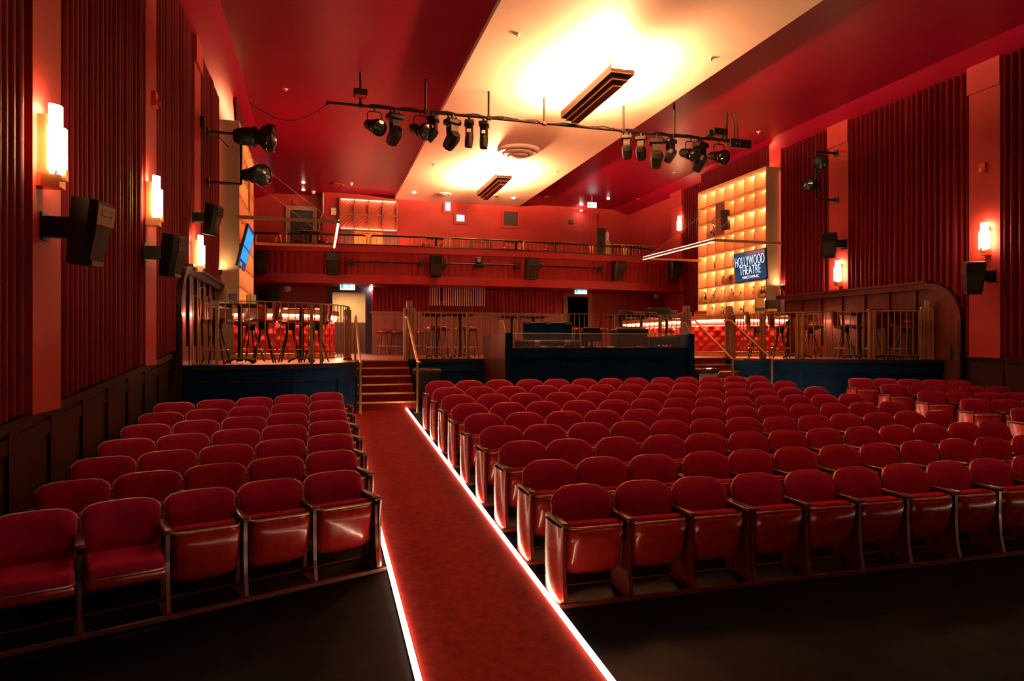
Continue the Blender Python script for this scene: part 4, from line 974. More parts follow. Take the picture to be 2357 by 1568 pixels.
# low grey wall, drape and hanging rods under the balcony
a, b = atY(856, 740, 22.0).x, atY(1300, 740, 22.0).x
t = thing('partition', 'low purple-grey wood partition under the balcony', 'partition', (0, 22.0, ZP)); t['kind'] = 'structure'
n_ = 9
for i in range(n_):
    x0 = a + (b - a) * i / n_; MB().bb((x0 + .006, 0, 0), (a + (b - a) * (i + 1) / n_ - .006, .09, 1.32)).build('board', 'wood_grey', t)
MB().bb((a - .03, -.03, 1.32), (b + .03, .12, 1.40)).build('cap_rail', 'wood_grey', t)
curtain('curtain', 'long red drape under the balcony behind the low partition', (a + .1, 22.9), (b, 22.9), lambda p: ZP + .3, lambda p: 3.86, .04, .14, 'fascia_drape', (0, -1))
t = thing('rod_chandelier', 'row of thin hanging metal rods under the balcony', 'hanging rods', (0, 22.3, 0))
ra, rb = atY(990, 680, 22.3), atY(1115, 680, 22.3); rm = MB().bb((-.012, -.008, -.62), (.012, .008, 0)).mesh('rod', 'white_plastic')
for i in range(25):
    if i not in (5,): put('rod', rm, t, (ra.x + (rb.x - ra.x) * i / 24, 0, 3.86))
MB().bb((ra.x - .05, -.02, 3.86), (rb.x + .05, .02, 3.9)).build('bar', 'metal_grey', t)
MB().bb((ra.x, -.01, 3.28), (ra.x + .45, .01, 3.30)).bb((ra.x, -.01, 3.36), (ra.x + .7, .01, 3.375)).build('cross_wires', 'metal_grey', t)
# dark doorway at far left and plain door at far right of the lower wall, wall dots
for u0, u1, v0, lab, mm in ((596, 640, 662, 'dark closed door under the left end of the balcony', 'door_dark'), (1453, 1490, 675, 'red flush door under the right end of the balcony', 'wall_red')):
    x0, x1 = atY(u0, 700, YLOW - .02).x, atY(u1, 700, YLOW - .02).x; zt_ = atY(u0, v0, YLOW).z
    t = thing('door_%d' % (1 if u0 < 900 else 2), lab, 'door', (x0, YLOW, ZP)); t['kind'] = 'structure'; W = x1 - x0; Hd = zt_ - ZP
    MB().bb((0, -.03, 0), (W, 0, Hd)).build('leaf', mm, t)
    fmn = 'frame_blue' if u0 < 900 else 'wall_red'
    MB().bb((-.1, -.05, 0), (0, 0, Hd + .1)).build('jamb', fmn, t); MB().bb((W, -.05, 0), (W + .1, 0, Hd + .1)).build('jamb', fmn, t); MB().bb((0, -.05, Hd), (W, 0, Hd + .1)).build('lintel', fmn, t); MB().bb((W - .12, -.07, 1.0), (W - .06, -.03, 1.06)).build('handle', 'chrome', t)
for u, v, lab in ((661, 664, 'left'), (1511, 680, 'right')):
    t = thing('wall_dot', 'small round pale wall fitting under the %s end of the balcony' % lab, 'wall fitting', atY(u, v, YLOW)); Mx = Matrix.Rotation(PI / 2, 3, 'X')
    MB().lathe([(.10, 0), (.10, .03), (.06, .05), (.001, .052)], n=16, M=Mx).build('cover', 'white_plastic', t); MB().lathe([(.12, 0), (.12, .012), (.10, .013)], n=16, M=Mx).build('ring', 'white_plastic', t)
# exit signs
def exit_sign(loc, rz, label, w=.32, h=.17):
    t = thing('exit_sign', label, 'exit sign', loc, rz)
    MB().bb((-w / 2 - .015, 0, -h / 2 - .015), (w / 2 + .015, .05, h / 2 + .015)).build('housing', 'white_plastic', t)
    MB().bb((-w / 2, -.008, -h / 2), (w / 2, 0, h / 2)).build('lit_face', 'exit_glow', t)
    MB().bb((-w / 2 + .02, -.012, -h / 2 + .03), (-w / 2 + .09, -.008, h / 2 - .03)).build('door_mark', 'exit_mark', t)
    m = MB().cyl((.04, -.01, .045), (.04, -.012, .045), .02, n=8).box((.035, -.01, .0), (.03, .004, .06)).box((.05, -.01, -.045), (.02, .004, .05)).box((.01, -.01, -.04), (.05, .004, .018)); m.build('running_figure', 'exit_mark', t)
exit_sign(atY(800, 660, 22.6), 0, 'lit exit sign under the balcony above the left doorway', .46, .20)
exit_sign(atY(1337, 670, 22.6), 0, 'lit exit sign under the balcony above the right doorway', .46, .20)
exit_sign(atY(1363, 472, 24.6), 0, 'lit exit sign hanging from the ceiling at back right', .36, .20)
q_ = [o for o in COL.objects if o.name.startswith('exit_sign') and o.type == 'EMPTY'][-1]; MB().cyl((0, .025, .11), (0, .025, 7.8 - q_.location.z), .012).build('stem', 'white_plastic', q_)
exit_sign(atY(608, 416, 24.6), R(68), 'exit sign seen edge-on at back left', .36, .26)
t = thing('picture_light', 'small bright spotlight on a stem beside the left doorway', 'light', atY(855, 664, 23.4))
MB().lathe([(.001, .03), (.03, .03), (.045, -.02), (.04, -.03), (.001, -.03)], n=10).build('lamp', 'down_glow', t); MB().cyl((0, 0, .03), (0, 0, .1), .01).build('stem', 'brass', t)

# ---------------------------------------------------------------- balcony
BX = [XL + 15.35 * i / 30 for i in range(31)]
def yb(x): return YB + .12 - .75 * (1 - ((x - 5.375) / 7.675) ** 2)
BP = [Vector((x, yb(x), 0)) for x in BX]
def bz(u, v):                                        # photo point on the balcony front -> place
    p = atY(u, v, YB)
    for _ in range(4): p = atY(u, v, yb(p.x) - .1)
    return p
bal = thing('balcony', 'red balcony front spanning the back of the hall', 'balcony'); bal['kind'] = 'structure'
wall_along(BP, lambda v: 3.86, lambda v: 4.14, .06, .16).build('lower_band', 'balcony_red', bal)
wall_along(BP, lambda v: 4.85, lambda v: 5.06, .08, .18).build('upper_band', 'balcony_red', bal)
wall_along(BP, lambda v: 5.06, lambda v: 5.10, .11, .32).build('ledge', 'wood_red', bal)
wall_along(BP, lambda v: 4.12, lambda v: 4.86, -.06, .06).build('backing', 'balcony_red', bal)
m = MB()
for a, b in zip(BP[:-1], BP[1:]):
    m.add([(a.x, a.y, 3.88), (b.x, b.y, 3.88), (b.x, YUP + .7, 3.88), (a.x, YUP + .7, 3.88), (a.x, a.y, 4.2), (b.x, b.y, 4.2), (b.x, YUP + .7, 4.2), (a.x, YUP + .7, 4.2)], [(3, 2, 1, 0), (4, 5, 6, 7), (0, 1, 5, 4), (2, 3, 7, 6)])
m.build('soffit_slab', 'balcony_red', bal)
MB().bb((XL, 23.6, 4.2), (XR, YUP + .7, 4.86)).build('rear_tier', 'carpet', bal)
# pleated drape on the balcony front, hung in sections between speakers
def arc_curtain(x0, x1, label):
    n = max(3, round((x1 - x0) / .19)); cols = n * 6; rows = []
    am = [random.uniform(.6, 1.3) for _ in range(n + 2)]
    for j, z in enumerate((4.13, 4.3, 4.6, 4.80, 4.86)):
        row = []
        for i in range(cols + 1):
            x = x0 + (x1 - x0) * i / cols; s = i / 6; k = int(s)
            d = .035 * am[k] * (abs(math.sin(PI * s)) ** .5 - .5) * (1.0 if j < 3 else .9)
            row.append(Vector((x, yb(x) - .035 - d, z)))
        rows.append(row)
    tag(MB().grid(rows).build('curtain', 'fascia_drape'), label, 'curtain', 'balcony front drapes')
secs = [XL + .05, 0.2, 3.5, 6.9, 10.0, XR - .05]
for i in range(5): arc_curtain(secs[i] + .004, secs[i + 1] - .004, 'pleated red drape on the balcony front, %s section from the left' % ORD[i])
for u, v, lab, s in ((765, 608, 'first from the left', 1.05), (1000, 615, 'second, left of the small box', 1.05), (1219, 621, 'third, right of the small box', 1.05), (1418, 624, 'fourth, towards the right', 1.0)):
    p = bz(u, v); speaker((p.x, p.y - .22, p.z), R(-4) if u < 1100 else R(8), 'black loudspeaker on the balcony front, ' + lab, R(5), .92 * s)
for u, v, lab in ((603, 605, 'left end, in shadow'), (1545, 620, 'right end, in shadow')):
    p = bz(u, v); speaker((p.x, p.y - .25, p.z), 0, 'dark loudspeaker on the balcony front at the ' + lab, R(5), .95)
p = bz(1100, 607); t = thing('small_speaker', 'small black box speaker centred on the balcony front', 'speaker', (p.x, p.y - .1, p.z))
MB().rbox((0, 0, .09), (.19, .16, .20), .015, 1).build('cabinet', 'black', t); MB().rbox((0, .02, -.07), (.34, .14, .12), .012, 1).build('base_box', 'black_gloss', t); MB().lathe([(.001, 0), (.06, 0), (.06, .01)], (0, -.082, .1), 12, True, Matrix.Rotation(PI / 2, 3, 'X')).build('driver', 'metal_grey', t)
for u0, v0, u1, v1, lab in ((808, 604, 970, 607, 'left'), (1022, 608, 1188, 612, 'middle'), (1238, 613, 1380, 620, 'right')):
    a, b = bz(u0, v0), bz(u1, v1); a.y -= .16; b.y -= .16
    t = thing('pipe_rail', 'black lighting pipe bracketed to the balcony front, %s of three' % lab, 'pipe', a); d = b - a
    MB().cyl((0, 0, 0), d, .027, n=8).build('pipe', 'black', t)
    for q in (Vector((0, 0, 0)), d): MB().bb((q.x - .08, q.y + .03, q.z - .10), (q.x + .08, q.y + .14, q.z + .08)).bb((q.x - .04, q.y - .04, q.z - .04), (q.x + .04, q.y + .04, q.z + .04)).build('bracket', 'black', t)
# low tubular rails on the ledge
for n_, (u0, u1) in enumerate(((560, 645), (658, 845), (853, 1028), (1037, 1200), (1207, 1362), (1368, 1440), (1445, 1566))):
    a = bz(u0, 560); b = bz(u1, 565); 
    pts = []
    x0, x1 = a.x, b.x; N = 8; h = .30
    prof = [(x0, 0), (x0 + .0, h - .1), (x0 + .03, h - .03), (x0 + .1, h)] + [(x0 + .1 + (x1 - x0 - .2) * k / N, h) for k in range(1, N)] + [(x1 - .1, h), (x1 - .03, h - .03), (x1, h - .1), (x1, 0)]
    t = thing('ledge_rail', 'low tubular rail on the balcony ledge, %s from the left' % ORD[n_], 'rail', (x0, yb(x0) + .05, 5.10), 0, 'low balcony ledge rails')
    pp = [Vector((x - x0, yb(x) - yb(x0), z)) for x, z in prof]
    MB().tube(pp[2:-2], .028, 8).build('rail', 'black_gloss', t)
    MB().tube(pp[:3], .03, 8).build('end_post', 'brass', t); MB().tube(pp[-3:], .03, 8).build('end_post', 'brass', t)
# tier railing, tables and stools of the balcony
zt = 4.86
a, b = atY(760, 535, 24.2).x, atY(1338, 548, 24.2).x
railing([Vector((a, 24.2, 0)), Vector((b, 24.2, 0))], zt, 1.0, 'thin gold railing along the raised balcony tier', .16, (0, .25, .5, .75, 1), None, 'gold', .008, .016, 'balcony railings')
a, b = atY(1405, 548, 24.2).x, atY(1545, 553, 24.2).x
railing([Vector((a, 24.2, 0)), Vector((b, 24.2, 0))], zt, 1.0, 'short gold railing at the right end of the balcony tier', .16, (0, 1), None, 'gold', .008, .016, 'balcony railings')
a, b = atY(655, 535, 24.2).x, atY(750, 535, 24.2).x
railing([Vector((a, 24.2, 0)), Vector((b, 24.2, 0))], zt, 1.0, 'short gold railing in front of the balcony door', .16, (0, 1), None, 'gold', .008, .016, 'balcony railings')
for n_, (u, two) in enumerate(((717, 0), (1003, 0), (1187, 0), (1277, 0), (1412, 1), (1455, 1))):
    p = atY(u, 540, 24.9); table(p.x, 24.9, 'dark table on the balcony tier, %s from the left' % ORD[n_], 'top_sq', 0, False, zt)
for n_, u in enumerate((690, 742, 978, 1020, 1162, 1210, 1258, 1300)):
    p = atY(u, 555, 24.75); stool(p.x, 24.75 + .12 * (n_ % 2), 'round red stool on the balcony tier, %s from the left' % ORD[n_], zt)
p = atY(1106, 550, 24.5); t = thing('folding_stand', 'black folding tray stand on the balcony tier', 'stand', (p.x, 24.5, zt))
for x in (-.42, .42): MB().bb((x - .03, -.03, 0), (x + .03, .03, .98)).build('leg', 'black', t)
MB().bb((-.42, -.02, .88), (.42, .02, .96)).build('top_bar', 'black', t); MB().tube([(-.4, 0, .3), (.4, 0, .8)], .015, 6).build('brace', 'black', t)
MB().tube([(.4, .0, .3), (-.4, .0, .8)], .015, 6).build('brace', 'black', t)
# lit banquette along the tier and the lit lattice wall
a, b = atY(782, 560, 26.0).x, atY(955, 560, 26.0).x
t = thing('banquette', 'tufted red banquette with a glowing back edge under the lattice', 'banquette', (a, 26.0, zt)); W = b - a
MB().rbox((W / 2, 0, .22), (W, .55, .44), .05, 2).build('seat', 'tuft', t)
n_ = 9
for i in range(n_): MB().rbox((W * (i + .5) / n_, .33, .62), (W / n_ - .01, .16, .45), .06, 2).build('back_pad', 'tuft', t)
MB().bb((.05, .26, .87), (W - .05, .34, .90)).build('light_strip', 'led_bal', t)
p0, p1 = atY(782, 457, YUP - .02), atY(913, 458, YUP - .02); zlo = atY(782, 528, YUP).z
t = thing('lattice_panel', 'lit lattice panel with chevron battens on the upper back wall', 'wall panel', (p0.x, YUP, zlo)); W = p1.x - p0.x; Hh = p0.z - zlo
MB().bb((0, -.02, 0), (W, 0, Hh)).build('backing', 'lattice_back', t)
for i in range(5): x = W * i / 4; MB().bb((x - .02, -.14, 0), (x + .02, -.0, Hh)).build('upright', 'frame_tan', t)
for j in range(3): z = Hh * j / 2; MB().bb((0, -.14, z - .02), (W, -.0, z + .02)).build('shelf', 'frame_tan', t)
for j, sgn in ((1, 1), (0, -1)):
    for i in range(4):
        cx, cz = W * (i + .5) / 4, Hh * (j * .5 + .25); d = 1 if i < 2 else -1
        ww, hh = W / 4 - .05, Hh / 2 - .05
        for k in range(-4, 5):
            o = k * .14; x0_, z0_, x1_, z1_ = -ww / 2, None, ww / 2, None
            pts = []
            for q in range(21):
                x = -ww / 2 + ww * q / 20; z = -sgn * d * x * 1.0 + o
                if abs(z) <= hh / 2: pts.append((x, z))
            if len(pts) > 3: MB().cyl((cx + pts[0][0], -.03, cz + pts[0][1]), (cx + pts[-1][0], -.03, cz + pts[-1][1]), .012, n=4).build('batten', 'frame_tan', t)
MB().bb((.05, -.10, Hh - .034), (W - .05, -.06, Hh - .021)).build('light_tape', 'led_bal', t); MB().bb((.05, -.10, .021), (W - .05, -.06, .034)).build('light_tape', 'led_bal', t)
t = thing('tile_dado', 'amber and grey tile dado under the lattice panel', 'wall panel', (p0.x, YUP - .01, zt)); W2 = W
for i in range(8): MB().bb((W2 * i / 8 + .004, -.03, 0), (W2 * (i + 1) / 8 - .004, .0, zlo - zt - .05)).build('tile', 'amber_tile' if 2 <= i < 6 else 'wood_grey', t)
# projection windows
for u0, u1, v0, v1, mm, lab in ((1024, 1037, 465, 486, 'window_glow', 'small bright window high on the upper back wall'), (1050, 1069, 494, 511, 'window_glow', 'small bright projection port below the other lit window'), (1159, 1191, 487, 521, 'glass_window', 'dark framed projection window on the upper back wall')):
    a, b = atY(u0, v0, YUP), atY(u1, v1, YUP); t = thing('window_%d' % (1 + (u0 > 1040) + (u0 > 1100)), lab, 'window', (a.x, YUP, b.z)); t['kind'] = 'structure'; W = b.x - a.x; Hh = a.z - b.z
    f = .11
    MB().bb((0, -.012, 0), (W, -.002, Hh)).build('pane', mm, t)
    for q in (((-f, 0 - f), (0, Hh + f)), ((W, -f), (W + f, Hh + f)), ((0, -f), (W, 0)), ((0, Hh), (W, Hh + f))): MB().bb((q[0][0], -.07, q[0][1]), (q[1][0], 0, q[1][1])).build('frame', 'wall_red', t)
a, b = atY(668, 484, YUP + .5), atY(720, 560, YUP + .5); t = thing('door_3', 'dark balcony doorway in a tan moulded frame', 'door', (a.x, YUP + .5, zt)); t['kind'] = 'structure'; W = b.x - a.x; Hh = a.z - zt
MB().bb((0, -.02, 0), (W, 0, Hh)).build('leaf', 'door_dark', t)
for q in (((-.16, 0), (0, Hh + .16)), ((W, 0), (W + .16, Hh + .16)), ((0, Hh), (W, Hh + .16))): MB().bb((q[0][0], -.09, q[0][1]), (q[1][0], 0, q[1][1])).build('frame', 'frame_tan', t)
MB().bb((W - .1, -.05, .95), (W - .05, -.02, 1.1)).build('handle', 'chrome', t)
a = atY(679, 467, YUP + .5); t = thing('fire_alarm', 'red fire alarm strobe above the balcony door', 'alarm', a); MB().bb((-.08, -.05, -.09), (.08, 0, .09)).build('housing', 'red_plastic', t); MB().bb((-.03, -.09, -.07), (.03, -.05, 0)).build('strobe_lens', 'chrome', t)
a = atY(768, 487, YUP); t = thing('framed_notice', 'white notice in a black frame beside the lit lattice', 'notice', a); MB().bb((-.12, -.03, -.16), (.12, 0, .16)).build('frame', 'black', t); MB().bb((-.10, -.034, -.14), (.10, -.03, .14)).build('sheet', 'white_print', t)
a = atY(1314, 512, YUP); t = thing('wall_plaque', 'small dark lettered plaque at the right of the upper wall', 'plaque', a); MB().bb((-.11, -.03, -.08), (.11, 0, .08)).build('plate', 'black', t)
for k in range(3): MB().bb((-.08, -.034, .035 - .035 * k), (.08, -.03, .045 - .035 * k)).build('text_line', 'frame_tan', t)
t = thing('wall_pipe', 'thin brass conduit down the upper wall beside the balcony door', 'pipe', (0, 0, 0))
a = atY(744, 495, YUP - .02); b = atY(735, 508, YUP - .02)
MB().tube([(a.x, a.y - .02, 7.75), (a.x, a.y - .02, a.z + .1), (b.x, b.y - .02, b.z), (b.x, b.y - .02, zt)], .022, 6).build('conduit', 'brass', t); MB().bb((a.x - .04, a.y - .03, 7.0), (a.x + .04, a.y + .02, 7.03)).build('clip', 'brass', t)
x0 = atY(1372, 500, YUP).x; x1 = atY(1392, 500, YUP).x
t = thing('door_4', 'dark doorway at the back right of the balcony', 'door', (x0, YUP, zt)); t['kind'] = 'structure'
MB().bb((0, -.02, 0), (x1 - x0, 0, 2.1)).build('leaf', 'door_dark', t); MB().bb((-.25, -.1, 0), (0, 0, 2.7)).build('jamb', 'wall_red', t)
for n_, (u, v) in enumerate(((587, 552), (634, 553))):
    p = bz(u, v); t = thing('ledge_ornament', 'small gold ornament on the left end of the balcony ledge, %s one' % ('left' if n_ == 0 else 'right'), 'ornament', (p.x, yb(p.x) + .05, 5.1)); MB().lathe([(.001, 0), (.06, 0), (.03, .05), (.02, .12), (.05, .16), (.001, .2)], n=12).build('stem', 'brass', t); MB().lathe([(.001, .18), (.04, .2), (.04, .24), (.001, .27)], (.02, 0, 0), 10).build('finial', 'chrome', t)
p = atY(1403, 545, 24.1); t = thing('balcony_newel', 'gold newel post with a pale ornament at the right of the balcony', 'post', (p.x - .1, 24.1, zt)); MB().rbox((0, 0, .55), (.2, .2, 1.1), .02, 1).build('post', 'gold', t); MB().lathe([(.001, 1.1), (.09, 1.1), (.05, 1.2), (.08, 1.32), (.05, 1.45), (.001, 1.5)], n=12).build('ornament', 'white_print', t)

# ---------------------------------------------------------------- sound desk booth
YF = 13.05; BXa, BXb = 3.66, 7.95; zd = 1.88; zside = 2.19
t = thing('sound_booth', 'navy sound desk booth with clear front screen behind the centre seats', 'sound desk', (BXa, YF, 0)); W = BXb - BXa; z0 = fl(YF)
MB().bb((.12, 0, z0 - .02), (W - .1, .06, zd - .02)).build('front_panel', 'navy', t)
for i in range(4):
    x0 = .2 + (W - .4) * i / 4; MB().bb((x0 + .02, -.018, z0 + .2), (x0 + (W - .4) / 4 - .02, 0, zd - .3)).build('front_board', 'navy', t)
MB().bb((.1, -.025, zd - .2), (W - .1, 0, zd - .02)).build('frieze', 'navy', t)
MB().bb((0, -.04, z0 - .02), (.12, .1, zside)).build('corner_post', 'navy', t); MB().bb((W - .12, -.04, z0 - .02), (W, .1, zside)).build('corner_post', 'navy', t)
MB().prism([(-.02, 0, z0 - .02), (-.02, 1.85, z0 - .02), (-.02, 1.85, 2.12), (-.02, .0, zside)], (.06, 0, 0)).build('side_panel', 'wood_red', t)
MB().prism([(W - .04, 0, z0 - .02), (W - .04, 1.85, z0 - .02), (W - .04, 1.85, 2.12), (W - .04, .0, zside)], (.06, 0, 0)).build('side_panel', 'navy', t)
MB().bb((.05, .06, zd - .04), (W - .05, 1.0, zd)).build('desk_top', 'black', t)
MB().bb((.12, .02, zd), (W - .12, .03, zside - .012)).build('front_screen', 'acrylic', t); MB().bb((.12, .012, zside - .016), (W - .12, .036, zside)).build('screen_edge', 'acrylic_edge', t)
for x in (.02, W - .02):
    MB().prism([(x, .1, zside), (x, .7, zside - .03), (x, .62, zside + .26), (x, .30, zside + .26)], (.012, 0, 0)).build('side_screen', 'acrylic', t)
    MB().tube([(x, .1, zside), (x, .30, zside + .26), (x, .62, zside + .26)], .007, 5).build('screen_rim', 'acrylic_edge', t)
# equipment on the desk
def bp(u, v, y): return atY(u, v, YF + y)
def gear(name, label, cat, u0, u1, v0, v1, y, d, m, lid=None):
    a, b = bp(u0, v0, y), bp(u1, v1, y); t = thing(name, label, cat, ((a.x + b.x) / 2, YF + y, b.z)); W = b.x - a.x; Hh = a.z - b.z
    MB().rbox((0, d / 2, Hh / 2), (W, d, Hh), .02, 1).build('body', m, t); return t, W, Hh
t, W, Hh = gear('road_case', 'navy flight case with chrome latches standing behind the desk', 'case', 1206, 1318, 741, 800, .75, .12, 'navy')
for x in (-.42, 0, .42): MB().bb((W * x - .06, -.02, Hh - .05), (W * x + .06, .005, Hh + .005)).build('latch', 'metal_grey', t)
MB().bb((-W / 2, -.012, .10), (W / 2, .0, .16)).build('edge_trim', 'metal_grey', t)
t, W, Hh = gear('case_base', 'open flight case base with two chrome catches on the desk', 'case', 1196, 1336, 783, 800, .25, .4, 'black')
for x in (-.22, .28): MB().rbox((W * x, -.015, Hh * .55), (.13, .03, .11), .01, 1).build('catch', 'metal_grey', t)
MB().bb((-W / 2, -.01, Hh - .04), (W / 2, .0, Hh - .005)).build('top_trim', 'metal_grey', t); MB().bb((-W / 2, -.01, .005), (W * .1, .0, .035)).build('bottom_trim', 'metal_grey', t)
t, W, Hh = gear('monitor', 'dark computer monitor on the desk seen from behind', 'monitor', 1342, 1384, 753, 786, .35, .05, 'black_gloss')
MB().bb((-.03, .01, -.14), (.03, .05, .05)).build('stand', 'black', t); MB().bb((-.1, -.05, -.14), (.1, .12, -.125)).build('foot', 'black', t)
t, W, Hh = gear('mixing_console', 'black lighting console with raised screen hood on the desk', 'console', 1420, 1494, 757, 798, .3, .35, 'black_gloss')
MB().prism([(-W / 2 + .04, .02, Hh), (W / 2 - .04, .02, Hh), (W / 2 - .08, .2, Hh + .05), (-W / 2 + .08, .2, Hh + .05)], (0, .04, 0)).build('hood', 'black', t)
for k in range(8): MB().bb((-W / 2 + .06 + .06 * k, -.006, .05), (-W / 2 + .085 + .06 * k, .0, .10)).build('vent_slot', 'grille', t)
t, W, Hh = gear('amplifier', 'low black rack unit with tiny lights at the right of the desk', 'amplifier', 1500, 1585, 775, 799, .5, .3, 'black')
for k in range(4): MB().bb((-.3 + .1 * k, -.006, .03), (-.28 + .1 * k, 0, .05)).build('indicator', 'exit_mark', t)
p = bp(1497, 790, .2); t = thing('desk_lamp', 'small yellow hooded lamp on the desk', 'lamp', (p.x, p.y, zd)); MB().cyl((0, 0, 0), (0, 0, .26), .012).build('stem', 'black', t); MB().lathe([(.02, .36), (.05, .30), (.08, .25)], n=12).build('hood', 'yellow', t); MB().lathe([(.06, 0), (.06, .015), (.001, .02)], n=12).build('base', 'black', t)
for n_, (u, mm) in enumerate(((1250, 'metal_grey'), (1290, 'frame_tan'), (1405, 'white_print'), (1470, 'metal_grey'), (1512, 'blue_print'), (1535, 'red_plastic'))):
    p = bp(u, 798, .12); t = thing('desk_gadget', 'small cabled gadget on the front of the sound desk, %s from the left' % ORD[n_], 'gadget', (p.x, p.y, zd)); MB().rbox((0, 0, .02), (.14, .09, .04), .008, 1).build('body', mm, t); MB().tube([(.07, 0, .02), (.15, .05, .06), (.22, .02, .01), (.3, .1, .01)], .006, 5).build('cable', 'black', t)
# gear bag and boxes on the tables behind
tz = ZP + 1.078
t = thing('gear_bag', 'long black tripod bag with pale lettering lying on the table', 'bag', (GT.x + .15, GT.y - .1, tz), R(-6))
rows = [[Vector((-.55 + 1.1 * i / 8, .10 * math.cos(a), .09 - .03 * i / 8 + (.09 - .035 * i / 8) * math.sin(a))) for a in [2 * PI * k / 12 for k in range(13)]] for i in range(9)]
b_ = MB().grid(rows); b_.add([rows[0][k] for k in range(12)], [tuple(range(12))]); b_.add([rows[-1][k] for k in range(12)], [tuple(range(11, -1, -1))]); b_.build('body', 'black', t)
MB().tube([(-.5, -.1, .10), (-.62, -.28, .02), (-.66, -.38, -.15), (-.60, -.40, -.36), (-.50, -.40, -.40), (-.44, -.38, -.30), (-.42, -.2, .0), (-.3, -.1, .08)], 0, 4, flat=(.004, .02)).build('strap', 'black', t)
me = text_mesh('OPTEX', .10); me.materials.clear(); me.materials.append(MATS['white_print']); o = put('lettering', me, t, (.0, -.102, .075), (PI / 2, R(3), 0))
for n_, (dx, sz, mm, lab) in enumerate(((.0, (.55, .35, .26), 'black', 'large black equipment box on the table near the right steps'), (.42, (.22, .2, .2), 'wood_grey', 'small grey box beside the black equipment box'), (.68, (.14, .16, .13), 'frame_tan', 'little tan carton at the edge of the boxes'))):
    t = thing('equipment_box', lab, 'box', (GT2.x - .25 + dx, GT2.y + (0 if n_ else .0), tz)); MB().rbox((0, 0, sz[2] / 2), sz, .015, 1).build('body', mm, t); MB().bb((-sz[0] / 2 - .002, -sz[1] / 2 - .004, sz[2] * .6), (sz[0] / 2 + .002, -sz[1] / 2, sz[2] * .66)).build('seam', 'black_gloss', t)

# bins
for u, v, Y, mm, lab in ((982, 850, 14.35, 'bin_black', 'black rubbish bin with a bin bag beside the left steps'), (1617, 850, 14.0, 'bin_grey', 'grey rubbish bin lined with a bag beside the sound desk')):
    p = atY(u, v, Y); z0 = fl(Y); Hh = p.z - z0; t = thing('rubbish_bin', lab, 'bin', (p.x, Y, z0))
    s = [(-.2, .2), (.2, .2)]
    lo, hi = .19, .26
    m = MB(); vs = [(-lo, -lo, 0), (lo, -lo, 0), (lo, lo, 0), (-lo, lo, 0), (-hi, -hi, Hh), (hi, -hi, Hh), (hi, hi, Hh), (-hi, hi, Hh)]; m.add(vs, [(0, 1, 5, 4), (1, 2, 6, 5), (2, 3, 7, 6), (3, 0, 4, 7), (3, 2, 1, 0)]); m.build('body', mm, t)
    rows = []
    for j, (r_, z_) in enumerate(((.285, Hh - .09), (.29, Hh - .02), (.275, Hh + .02), (.22, Hh - .03))):
        rows.append([Vector((r_ * max(-1, min(1, 1.35 * math.cos(a))) + random.uniform(-.008, .008), r_ * max(-1, min(1, 1.35 * math.sin(a))), z_ + random.uniform(-.012, .012))) for a in [2 * PI * k / 24 for k in range(24)]])
        rows[-1].append(rows[-1][0])
    MB().grid(rows).build('bin_liner', 'bag_film', t); MB().bb((-.22, -.22, Hh - .2), (.22, .22, Hh - .17)).build('rubbish', 'bag_film', t)

# ---------------------------------------------------------------- lighting pipe and stage lights
YPI = 14.7; ZPI = 7.08
t = thing('lighting_pipe', 'long black lighting pipe with cable looms hung below the ceiling', 'lighting pipe', (0.16, YPI, ZPI)); PLn = 10.35
MB().cyl((0, 0, 0), (PLn, 0, 0), .030, n=10).build('pipe', 'black', t)
for u, zc in ((830, 7.8), (980, 7.8), (1125, ZC), (1253, ZC), (1435, ZC), (1552, 7.8), (1672, 7.8)):
    x = atY(u, 250, YPI).x - .16; MB().cyl((x, 0, 0), (x, 0, zc - ZPI), .028, n=8).build('hanger', 'black', t); MB().rbox((x, 0, 0), (.10, .09, .09), .01, 1).build('clamp', 'black', t)
for a, b in ((.9, 3.9), (3.6, 7.2), (6.9, 10.1)):
    pts = [(a + (b - a) * k / 30, .02 * math.sin(k * 1.3), .035 + .015 * math.sin(k * .9) + random.uniform(-.01, .012)) for k in range(31)]
    MB().tube(pts, .016, 6).build('cable_loom', 'black', t)
    pts = [(a + (b - a) * k / 24, -.03, .012 + .02 * math.sin(k * 1.9 + 1) + random.uniform(-.015, .01)) for k in range(25)]
    MB().tube(pts, .010, 5).build('cable_loom', 'black', t)
LM = {}
